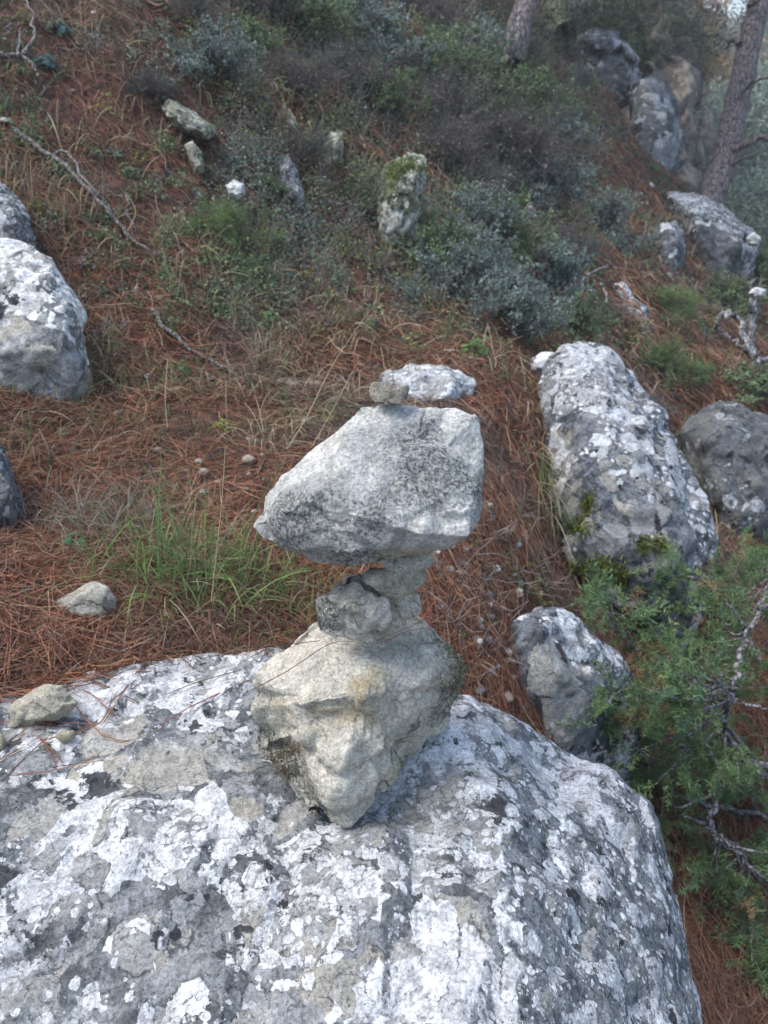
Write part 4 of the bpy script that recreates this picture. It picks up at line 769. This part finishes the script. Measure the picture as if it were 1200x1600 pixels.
SH = [ # px, py(base), width, height ratio, kind, label
 (330,125,120,.9,'grey','blue green shrub hanging over the needles upper left'),(385,95,110,.8,'green','dark shrub between the hanging blue green shrub and the top edge'),(300,40,80,.8,'twig','brown twiggy shrub at the top above the blue green one'),
 (410,30,120,.8,'twig','grey twiggy shrub at the top centre left'),(480,60,140,.8,'green','dull green shrub at the top left of the purple brush'),(545,40,130,.8,'grey','grey leaved shrub on the top edge of the slope'),
 (450,150,110,.7,'twig','brown bush above the greenish pale rock'),(540,150,120,.8,'twig','purple brown twiggy bush above the mossy bank'),(600,110,150,.8,'grey','smoky grey shrub high in mid slope'),
 (640,40,110,.8,'twig','lilac grey twig mass touching the top edge'),(600,190,110,.9,'green','dark green bush right above the jagged mossy rock'),(680,140,150,.8,'green','olive shrub below the red needle gap at the top'),
 (690,215,150,.8,'twig','large leafless grey purple bush left of centre slope'),(745,120,120,.9,'grey','grey green bush under the slanting trunk'),(760,200,160,.8,'green','wide olive green bush in the upper middle'),
 (710,285,140,.8,'twig','purplish twig bush right of the jagged mossy rock'),(790,280,160,.9,'twig','big smoky purple bush in the centre of the slope'),(830,180,110,.9,'green','yellow green shrub below the mossy trunk'),
 (865,235,90,.9,'grey','grey green shrub on the left of the upper gully'),(850,330,130,.9,'grey','blue grey shrub next to the peeking white rock'),(895,205,55,.9,'green','small olive shrub at the left rim of the gully'),
 (730,370,130,.8,'grey','grey green bush low behind the mossy rock'),(680,420,110,.9,'green','dark green bush left of the big low grey brush'),(790,400,140,.9,'green','dark olive bush in the lower middle slope'),
 (730,480,150,1.,'grey','big blue grey bush above the low white lichen rock'),(800,520,140,1.,'grey','grey bush left of the tall mottled boulder top'),(860,470,140,.9,'grey','round grey green bush behind the tall mottled boulder'),
 (640,470,70,.8,'grey','small grey bush left of the big blue grey one'),(885,400,80,.8,'twig','brown grey brush just left of the arched branch'),(960,395,110,1.1,'grey','dark grey bush on the red slope beside the egg rock'),
 (935,500,60,.7,'twig','twiggy bush under the bleached arched branch'),(900,520,110,.8,'green','olive bush touching the top of the tall boulder'),(1050,500,100,.7,'needle','bright green low pine shrub on the red slope'),
 (1030,590,90,.9,'needle','fresh green shrub behind the shoulder of the tall boulder'),(1078,600,60,.9,'needle','smaller fresh green shrub next to the right shoulder'),(1130,480,120,.6,'green','dark low bush left of the dead stump top'),
 (1165,620,160,.45,'green','dark spreading evergreen above the right edge boulder'),(1195,440,90,.9,'green','dark green bush cut by the right edge below the pine'),(370,385,110,.9,'needle','soft green young shrub in the middle of the left bank'),
 (400,440,90,.7,'green','low green shrub just below the soft young one'),(235,150,70,.8,'twig','dry brown brush left of the blue green shrub'),(560,330,80,.7,'green','low dark shrub between slim bluish rock and mossy rock'),
 (1010,640,70,.6,'twig','dry bush hidden behind the boulder shoulder'),(822,95,40,1.,'twig','dead brush at the foot of the slanting trunk'),(895,140,60,.8,'grey','pale grey brush below the mossy trunk'),
 (480,250,80,.7,'twig','brown dead brush on the mossy bank'),(420,300,60,.7,'green','small green tuft bush left of the slim bluish rock'),(960,600,10,.5,'grey','x')][:-1]
for k, (px, py, w, hr_, kind, lab) in enumerate(SH):
    p, d = hit(px, py); s = w/F*d/2*1.5; lf, st_ = LIB[kind][k % len(LIB[kind])]
    e = empty('shrub', p-np.array([0, 0, .02]), lab, 'shrub', 'shrubs growing on the slope'); e.scale = (s, s, s*hr_*1.15); e.rotation_euler = (0, 0, k*2.4)
    add('foliage', lf, None, e); add('stems', st_, None, e)

parts = []; r = np.random.default_rng(77); tw = []
def brushzone(px, py):
    if 250 < px < 930 and py < 520-.0*px: return 1. if px > 360 and py < 430 else .6
    if px <= 330: return .16 if py < 480 else .05
    return .07
for k in range(2700):
    px, py = r.uniform(-40, 1120), r.uniform(-30, 540)
    if r.uniform() > brushzone(px, py): continue
    if min((px-a_)**2+((py-b_)*1.0)**2-c_*c_ for a_, b_, c_ in ((297,200,42), (305,262,26), (370,306,18), (450,200,32), (453,305,34), (515,262,34), (630,300,36), (640,362,20), (925,450,36), (990,500,34), (893,310,26), (925,200,20))) < 0: continue
    p, d = hit(px, py)
    if d > 13: continue
    w_ = r.uniform(.035, .11)*d/3.0*(1 if px > 330 else .7); n = int(r.integers(50, 110)); u = r.normal(size=(n, 3)); u /= np.linalg.norm(u, axis=1)[:, None]; u[:, 2] = np.abs(u[:, 2])*1.2
    pos = p+u*w_*r.uniform(.3, 1.1, (n, 1)); tone = fbm(np.array([[p[0]*.8, p[1]*.8, 1.]]), 2)[0]
    pal = np.array([(.23, .29, .23), (.19, .27, .13), (.29, .26, .24), (.27, .20, .13), (.24, .28, .08), (.17, .22, .19)]); c_ = pal[int(r.integers(0, 6)) if abs(tone) < .35 else (0 if tone > 0 else 1)]
    parts.append(leaf_quads(pos, u+r.normal(size=(n, 3))*.5, r.uniform(.006, .014, n)*(.55+d/4.5), .5, c_*r.uniform(.55, 1.35, (n, 1)), k))
    for j in range(7): tw.append((wiggle(p, p+u[j]*w_*r.uniform(.9, 1.7), 4, .3, seed=k*9+j), np.array([.0012, .001, .0008, .0005])*d/2.2))
for k in range(110):
    px, py = r.uniform(700, 890), r.uniform(640, 1060)
    p, d = hit(px, py); w_ = r.uniform(.012, .04); n = int(r.integers(8, 34)); u = r.normal(size=(n, 3)); u /= np.linalg.norm(u, axis=1)[:, None]; u[:, 2] = np.abs(u[:, 2])
    c_ = np.array([(.13, .20, .10), (.18, .22, .12), (.24, .19, .13), (.16, .17, .06)])[int(r.integers(0, 4))]
    parts.append(leaf_quads(p+u*w_*r.uniform(.3, 1.2, (n, 1)), u+r.normal(size=(n, 3))*.4, r.uniform(.004, .010, n), .6, c_*r.uniform(.5, 1.3, (n, 1)), k))
    for j in range(4): tw.append((wiggle(p, p+u[j]*r.uniform(.04, .12), 4, .3, seed=k*9+j), np.array([.0012, .001, .0008, .0005])))
V, Fq, C_ = merge(parts); V2, F2 = tubes(tw, 3); C2 = np.tile((.30, .26, .24), (len(V2), 1))
V, Fq, C_ = merge([(V, Fq, C_), (V2, F2, C2)])
o = add('undergrowth', mesh_np('undergrowth', V, Fq, C_, smooth=False), M_SHRUB); tag(o, 'low mixed brush, herbs and dry twigs knitting the steep slope together', 'undergrowth', kind='stuff')

# ------------------------------------------------------------------ juniper on the right
jr = np.random.default_rng(5); jun = empty('juniper', P(1240, 1290, 2.3), 'sprawling green juniper with grey bare branches at the right', 'juniper'); jo = np.array(jun.location)
JB = bark_mat('juniper_bark', (.13, .12, .125), (.33, .31, .32), 2.5)
mains = [[(1250,1290,2.25),(1212,1210,2.1),(1165,1186,1.98),(1136,1160,1.92),(1130,1128,1.9),(1146,1090,1.88),(1152,1050,1.9),(1166,1000,1.95),(1190,945,2.05),(1225,880,2.1)],
 [(1250,1290,2.25),(1200,1370,2.05),(1150,1330,1.95),(1112,1298,1.9),(1118,1240,1.92),(1122,1200,1.95),(1100,1160,2.0)],
 [(1250,1290,2.25),(1150,1150,2.2),(1050,1060,2.15),(980,1000,2.1),(930,950,2.1)], [(1250,1290,2.25),(1240,1130,2.3),(1180,1020,2.4),(1130,930,2.45),(1080,900,2.4)],
 [(1250,1290,2.25),(1130,1260,2.15),(1040,1230,2.05),(990,1160,2.0)], [(1250,1290,2.25),(1180,1440,2.1),(1150,1480,2.1)], [(1250,1290,2.3),(1240,1000,2.6),(1220,900,2.6)]]
mp = []; allp = []
for k, m in enumerate(mains):
    q = poly([P(*a) for a in m], 5, .006, k); allp.append(q)
    r0 = .011 if k < 2 else .008
    V, Fq = tubes([(q-jo, np.linspace(r0, r0*.5, len(q)))], 7); add('branch', mesh_np('branch', V, Fq), JB, jun)
for m in ([(1146,1092,1.88),(1100,1092,1.84),(1060,1094,1.8),(1026,1100,1.76)], [(1146,1074,1.88),(1110,1072,1.86),(1080,1068,1.84)], [(1152,1094,1.88),(1190,1106,1.86),(1215,1110,1.85)], [(1112,1298,1.9),(1090,1282,1.86),(1065,1276,1.84)],
          [(1076,1172,1.85),(1060,1160,1.84),(1036,1150,1.82)], [(1076,1172,1.85),(1062,1186,1.84),(1050,1205,1.83)], [(1112,1300,1.9),(1140,1320,1.85),(1200,1335,1.8)], [(1120,1300,1.9),(1170,1350,1.86),(1215,1390,1.8)],
          [(1166,1186,1.92),(1182,1200,1.88),(1190,1220,1.85)], [(1162,1000,1.93),(1158,970,1.9),(1130,940,1.9)], [(1130,1225,1.9),(1100,1245,1.88),(1055,1265,1.85)], [(975,1140,1.75),(990,1165,1.76),(1025,1190,1.8)], [(1210,940,1.95),(1185,950,1.9),(1195,930,1.9)]):
    q = poly([P(*a) for a in m], 4, .003, 3); V, Fq = tubes([(q-jo, np.linspace(.0052, .0022, len(q)))], 5); add('twig', mesh_np('twig', V, Fq), JB, jun)
def spray(seed):
    r = np.random.default_rng(seed); P0, P1, ax = [], [], []
    for j in range(9):
        t = .12+.1*j; s = np.array([0, 0, t]); sgn = 1 if j % 2 else -1; a = r.normal()*.5
        d = np.array([sgn*.6*math.cos(a), .6*math.sin(a)+r.normal()*.15, .55]); l = .34*(1-.55*t); ax.append(np.array([s, s+d*l*.5, s+d*l]))
        for i in range(14):
            u = i/13; b = s+d*l*u; e = d*.8+r.normal(size=3)*.75; P0.append(b); P1.append(b+e*.085)
    for i in range(20):
        b = np.array([0, 0, i/20]); e = np.array([0, 0, .6])+r.normal(size=3)*.7; P0.append(b); P1.append(b+e*.08)
    ax.append(np.array([[0, 0, 0], [0, 0, .5], [0, 0, 1.]])); P0, P1 = np.array(P0), np.array(P1)
    return np.stack([P0, (P0+P1)/2, P1], 1), np.array(ax)
def frames(d, r):
    n = len(d); z = d/np.linalg.norm(d, axis=1)[:, None]; x = np.cross(z, r.normal(size=(n, 3))); x /= np.linalg.norm(x, axis=1)[:, None]; y = np.cross(z, x); return np.stack([x, y, z], 2)
sp_pos, sp_dir, sub = [], [], []
flat = np.concatenate(allp)
tg = [(940,940,2.1,22,14),(970,965,2.05,30,25),(1000,900,2.4,40,30),(1010,1010,2.0,45,35),(1070,930,2.3,60,40),(1150,900,2.4,50,35),(1000,1080,1.85,40,40),(1060,1040,1.95,50,40),(1120,990,2.1,50,40),(1185,980,2.1,40,60),(1040,1130,1.9,40,30),(1090,1170,2.05,60,40),(1180,1100,2.2,40,60),
      (1060,1210,2.0,50,35),(1010,1180,1.95,35,30),(1130,1240,2.1,50,40),(1180,1260,2.1,40,50),(1150,1330,2.05,50,40),(1190,1400,2.0,40,50),(1130,1210,1.85,30,25),(1150,1460,2.15,50,30),(960,1110,1.78,30,30),(1180,880,2.6,40,30),(1100,1090,2.15,60,60),(1060,1300,2.05,30,25),(1170,1440,2.0,40,40),(1110,1390,2.05,30,35),(1195,1520,1.95,30,40),(1095,1450,2.1,25,30)]
for px, py, d, sx_, sy_ in tg:
    for i in range(3 if px < 980 and py < 1000 else 7):
        tpt = P(px+jr.normal()*sx_*.7, py+jr.normal()*sy_*.7, d+jr.normal()*.09)
        dd = np.linalg.norm(flat-tpt, axis=1)+.35*jr.uniform(size=len(flat)); st_ = flat[dd.argmin()]
        q = wiggle(st_, tpt, 6, .2, (0, 0, .06), int(px*7+i)); sub.append((q-jo, np.linspace(.0028, .0010, 6)))
        for t in np.linspace(.5, 1, 5):
            u = t*5; a = q[min(int(u), 4)]; b = q[min(int(u)+1, 5)]; sp_pos.append(a+(b-a)*(u % 1 if t < 1 else 1)); sp_dir.append((tpt-st_)/np.linalg.norm(tpt-st_)*.7+jr.normal(size=3)*.5+[0, 0, .2])
V, Fq = tubes(sub, 4); add('side_twigs', mesh_np('side_twigs', V, Fq), JB, jun)  # thin bare bark twigs that carry the sprays, no leaves
sp_pos = np.array(sp_pos)-jo; sp_dir = np.array(sp_dir); nn = len(sp_pos); S = jr.uniform(.055, .105, nn); R = frames(sp_dir, jr); parts = []; tw = []
cols = np.array([(.13, .20, .085), (.16, .24, .10), (.10, .16, .07), (.12, .20, .11), (.24, .16, .08)])[jr.choice(5, nn, p=[.3, .25, .2, .20, .05])]*jr.uniform(.7, 1.2, (nn, 1))
for k in range(3):
    nd, ax = spray(k); m = np.where(np.arange(nn) % 3 == k)[0]
    pts = np.einsum('nij,kmj->nkmi', R[m], nd)*S[m][:, None, None, None]+sp_pos[m][:, None, None]; c_ = len(nd)
    pts = pts.reshape(-1, 3, 3); V, Fq, kk = ribbons(pts, np.repeat(S[m], c_)*.026); parts.append((V, Fq, np.repeat(np.repeat(cols[m], c_, 0), kk, 0)))
V, Fq, C_ = merge(parts); add('foliage', mesh_np('foliage', V, Fq, C_, smooth=False), attr_mat('juniper_needles', trans=.2, var=.2), jun)

# ------------------------------------------------------------------ trees
M_PINE = bark_mat('pine_bark', (.15, .13, .13), (.30, .25, .245), .9, (1, 1, .25)); M_MOSSB = bark_mat('mossy_bark', (.10, .115, .07), (.22, .25, .17), .5)
def crown(centers, n, leaf, pal, seed):
    r = np.random.default_rng(seed); parts = []
    for c_, rad in centers:
        m = int(n*2.6*rad[0]); lf_ = leaf*.55; u = r.normal(size=(m, 3)); u /= np.linalg.norm(u, axis=1)[:, None]; clump = r.normal(size=(14, 3))*.55
        k = r.integers(0, 14, m); pos = np.asarray(c_)+(clump[k]+u*r.uniform(.1, .42, (m, 1)))*rad
        d = u*.5+r.normal(size=(m, 3))*.6+[0, 0, .2]; p = np.stack([pos, pos+d*lf_*.5, pos+d*lf_], 1); V, Fq, kk = ribbons(p, np.full(m, lf_*.36))
        parts.append((V, Fq, np.repeat(np.array(pal)[r.integers(0, len(pal), m)]*r.uniform(.6, 1.3, (m, 1)), kk, 0)))
    return merge(parts)
M_CROWN = attr_mat('tree_foliage', trans=.25, var=.25)
def tree(name, label, path, r0, r1, bark, limbs, centers, n, leaf, pal, seed, group=None, cat='tree'):
    q = poly(path, 6, r0*.06, seed); base = q[0]; e = empty(name, base, label, cat, group)
    rr = np.linspace(r0, r1, len(q)); rr[0] *= 1.35; rr[1] *= 1.12; V, Fq = tubes([(q-base, rr)], 12)
    V = V+.06*r0*perlin(V*9/r0*.2)[:, None]; add('trunk', mesh_np('trunk', V, Fq), bark, e)
    for k, (a, rad) in enumerate(limbs):
        qq = poly(a, 5, rad*.3, seed+k); V, Fq = tubes([(qq-base, np.linspace(rad, rad*.35, len(qq)))], 6); add('branch', mesh_np('branch', V, Fq), bark, e)
    if centers:
        V, Fq, C_ = crown(centers, n, leaf, pal, seed); add('crown', mesh_np('crown', V-base, Fq, C_, smooth=False), M_CROWN, e)
    return e
PG = [(.08, .12, .06), (.10, .14, .07), (.06, .09, .05)]; HG = [(.27, .32, .26), (.31, .36, .28), (.22, .27, .22)]; OR = [(.42, .27, .15), (.34, .25, .16), (.22, .22, .14)]  # HG: leaf tones lightened to paint distance haze into the foliage
T = 8.6; tp = [P(1100,365,T), P(1112,322,T), P(1135,230,T), P(1158,130,T+.05), P(1178,40,T+.1), P(1200,-60,T+.2), P(1225,-220,T+.3), P(1250,-420,T+.4)]
lim = [([P(1148,170,T), P(1165,138,T-.2), P(1195,122,T-.4), P(1240,120,T-.6)], .022), ([P(1128,245,T), P(1160,228,T-.2), P(1215,212,T-.4), P(1290,205,T-.6)], .05), ([P(1126,265,T), P(1160,248,T-.3), P(1200,235,T-.5)], .02),
       ([P(1158,70,T), P(1142,62,T+.1), P(1136,75,T+.2)], .03), ([P(1170,10,T), P(1185,0,T-.1), P(1210,-20,T-.3)], .03), ([P(1200,-60,T+.1), P(1120,-120,T-.3), P(1040,-190,T-.6)], .06), ([P(1215,-150,T+.2), P(1330,-240,T), P(1420,-330,T)], .06), ([P(1136,250,T), P(1140,200,T-.1), P(1150,190,T-.1)], .012)]
tree('pine_tree', 'leaning pine with reddish grey bark at the right edge', tp, .155, .11, M_PINE, lim, [(tp[-1]+np.array((0, 0, .6)), np.array((1.6, 1.6, 1.))), (P(1010,-320,T-.6), np.array((.9, .9, .5))), (P(1420,-330,T), np.array((1., 1., .6)))], 2600, .16, PG, 1)
T = hit(795, 112)[1]-.25; tree('pine_tree', 'slanting purplish pine trunk at the top right of centre', [P(795,110,T), P(808,60,T), P(822,0,T+.1), P(835,-80,T+.2), P(850,-260,T+.3)], .12, .09, M_PINE, [([P(800,100,T-.1), P(800,50,T-.2), P(812,-10,T-.2)], .03)], [(P(850,-320,T+.3), np.array((1.5, 1.5, 1.)))], 2600, .16, PG, 2)
T = hit(873, 66)[1]-.2; tree('pine_tree', 'upright mossy green trunk left of the ridge outcrop', [P(873,62,T), P(868,10,T), P(872,-60,T), P(870,-250,T)], .17, .13, M_MOSSB, [], [(P(870,-300,T), np.array((1.6, 1.6, 1.)))], 2600, .16, PG, 3)
# bushy evergreens behind the ridge
for k, (px, py, d, R_, lab, pal) in enumerate(((905,100,13.5,1.3,'dense dark evergreen directly behind the ridge outcrop',PG),(960,60,14.5,1.3,'dark green tree right behind the upright ridge slab',PG),(820,110,14,1.2,'dark tree between slanting trunk and mossy trunk',PG),(1040,50,16,1.1,'dark purplish tree over the tan rock face',[(.05,.045,.055),(.07,.055,.06)]),
      (1072,128,15,.5,'orange brown leaved tree beside the leaning pine',OR),(760,40,13,1.3,'grey green tree left of the slanting trunk',HG),(690,10,12,1.2,'dull tree at the top edge above the red needle gap',HG),(600,-20,11,1.2,'hazy bush tree beyond the top of the slope',HG))):
    c_ = P(px, py-60, d); g_ = np.array([c_[0], c_[1], H([c_[0]], [c_[1]])[0]]); top = P(px, py-180, d); lo = min(g_[2], c_[2]-.5); g_[2] = g_[2]
    tree('background_tree', lab, [g_, (g_+c_)/2, c_, top], .12, .04, M_DARKB_T if False else M_PINE, [], [(c_, np.array((R_, R_, R_))), (P(px+20, py-10, d-.3), np.array((R_*.8,)*3)), (P(px-20, py-150, d+.3), np.array((R_*.9,)*3))], 1500, .13, pal, 20+k, 'trees beyond the ridge')
# pale valley trees right of the leaning pine
VT = [(1200,560,11),(1215,480,13),(1160,420,16),(1225,390,14),(1190,330,18),(1120,300,20),(1085,250,19),(1230,260,19),(1170,220,24),(1110,180,24),(1215,160,27),(1150,120,30),(1090,120,28),(1250,90,32),(1190,70,34),(1120,40,36),(1060,60,30),(1260,200,24),(1240,0,36)]
VL = ['lowest pale bush tree cut by the right edge','round grey green tree above the right edge boulder group','misty tree just right of the broad dark boulder','grey green tree right of the white cap rock','pale tree right of the foot of the leaning pine','hazy tree directly behind the foot of the leaning pine','hazy tree between the rounded outcrop and the leaning pine','misty tree right of the lower pine limb','pale far tree behind the lower pine limb','far tree between tan rock face and pine trunk','far misty tree right of the pine trunk middle','far tree behind the thin curved pine limb','far brownish tree over the foot of the sky gap','distant tree at the upper right corner','distant tree right of the upper pine trunk','distant tree under the bright sky gap','distant brownish tree above the rock face','misty tree right of the thin curved limb','distant crown in the extreme top right corner']
VT[13] = (1270,110,32); VT[12] = (1060,150,28); VT[10] = (1235,190,27); VT[11] = (1105,225,30); VT[14] = (1215,100,34); VT[15] = (1010,-40,36); VT[18] = (1250,30,36)
for k, ((px, py, d), lab) in enumerate(zip(VT, VL)):
    c_ = P(px, py, d); gz = H([c_[0]], [c_[1]])[0]; g_ = np.array([c_[0], c_[1], gz]); R_ = (.9+.035*d)
    if gz > c_[2]-.5: c_ = np.array([c_[0], c_[1], gz+1.0])
    tree('valley_tree', lab, [g_, (g_+c_)/2+[.1, 0, 0], c_], .11, .04, M_PINE, [], [(c_, np.array((R_,)*3)), (c_+np.array((.5, .3, -.7))*R_*.6, np.array((R_*.8,)*3)), (c_+np.array((-.5, .2, -.9))*R_*.6, np.array((R_*.8,)*3))], 1300 if d < 20 else 700, .10+.008*d, OR if k in (12, 16) else HG, 60+k, 'pale trees down in the valley')

# moss on stones, as parts of their stones
M_MOSS = attr_mat('moss', trans=.15, var=.2)
def moss(parent, spots, colr, L, seed=0, width=.0011, down=(0, 0, -.3)):
    r = np.random.default_rng(seed); pts = []; o = parent; loc = np.array(o.location)
    for px, py, sx_, sy_, n in spots:
        for i in range(n):
            v = P(px+r.normal()*sx_, py+r.normal()*sy_, 1)-np.array((0, 0, CAMZ)); ok, h, nr, fi = o.ray_cast(Vector((0, 0, CAMZ))-o.location, Vector(v).normalized())
            if ok: a = np.array(h); e = np.array(nr)*1.0+r.normal(size=3)*.45+np.array(down); pts.append([a-np.array(nr)*.001, a+e*L*.5, a+e*L+np.array((0, 0, -.2*L))])
    V, Fq, k = ribbons(np.array(pts), np.full(len(pts), width)); add('moss', mesh_np('moss', V, Fq, np.repeat(np.asarray(colr)[r.integers(0, len(colr), len(pts))]*r.uniform(.7, 1.2, (len(pts), 1)), k, 0), smooth=False), M_MOSS, parent)
bpy.context.view_layer.update()
moss(base_stone, [(716,1050,12,26,420), (700,1010,10,8,120)], [(.17, .16, .05), (.24, .20, .09), (.10, .10, .05)], .005, 1)
moss(base_stone, [(440,1195,14,20,420), (455,1170,10,8,160)], [(.13, .095, .05), (.17, .13, .07), (.07, .05, .035)], .005, 2)
tall = [o for o in COL.objects if o.get('label', '').startswith('tall grey boulder')][0]
moss(tall, [(895,895,14,12,500), (940,885,10,8,350), (968,905,8,14,350), (1005,850,7,6,250), (1030,850,7,7,250), (905,820,9,9,250), (920,790,7,12,200)], [(.10, .12, .015), (.15, .17, .03), (.06, .08, .01)], .012, 3, .004)
moss(mossr, [(640,255,12,8,600), (615,270,9,9,300)], [(.13, .17, .03), (.18, .22, .04)], .014, 4, .004)

# ------------------------------------------------------------------ haze
g = bpy.data.materials.new('haze'); g.use_nodes = True; nt = g.node_tree; nt.nodes.remove(nt.nodes['Principled BSDF'])
pv = nt.nodes.new('ShaderNodeVolumePrincipled'); pv.inputs['Color'].default_value = (.80, .86, .95, 1); pv.inputs['Density'].default_value = 0.0045; pv.inputs['Anisotropy'].default_value = 0.1
nt.links.new(pv.outputs[0], nt.nodes['Material Output'].inputs['Volume'])
zs = [(o.matrix_world.translation.z) for o in COL.objects]
bm = bmesh.new(); bmesh.ops.create_cube(bm, size=1); me = bpy.data.meshes.new('haze'); bm.to_mesh(me); bm.free()
zlo, zhi = float(Z.min())-1, max(float(Z.max()), 12)+1
hz_ = add('haze', me, g, loc=(0, 45, (zlo+zhi)/2)); hz_.scale = (244, 254, zhi-zlo); tag(hz_, kind='stuff')
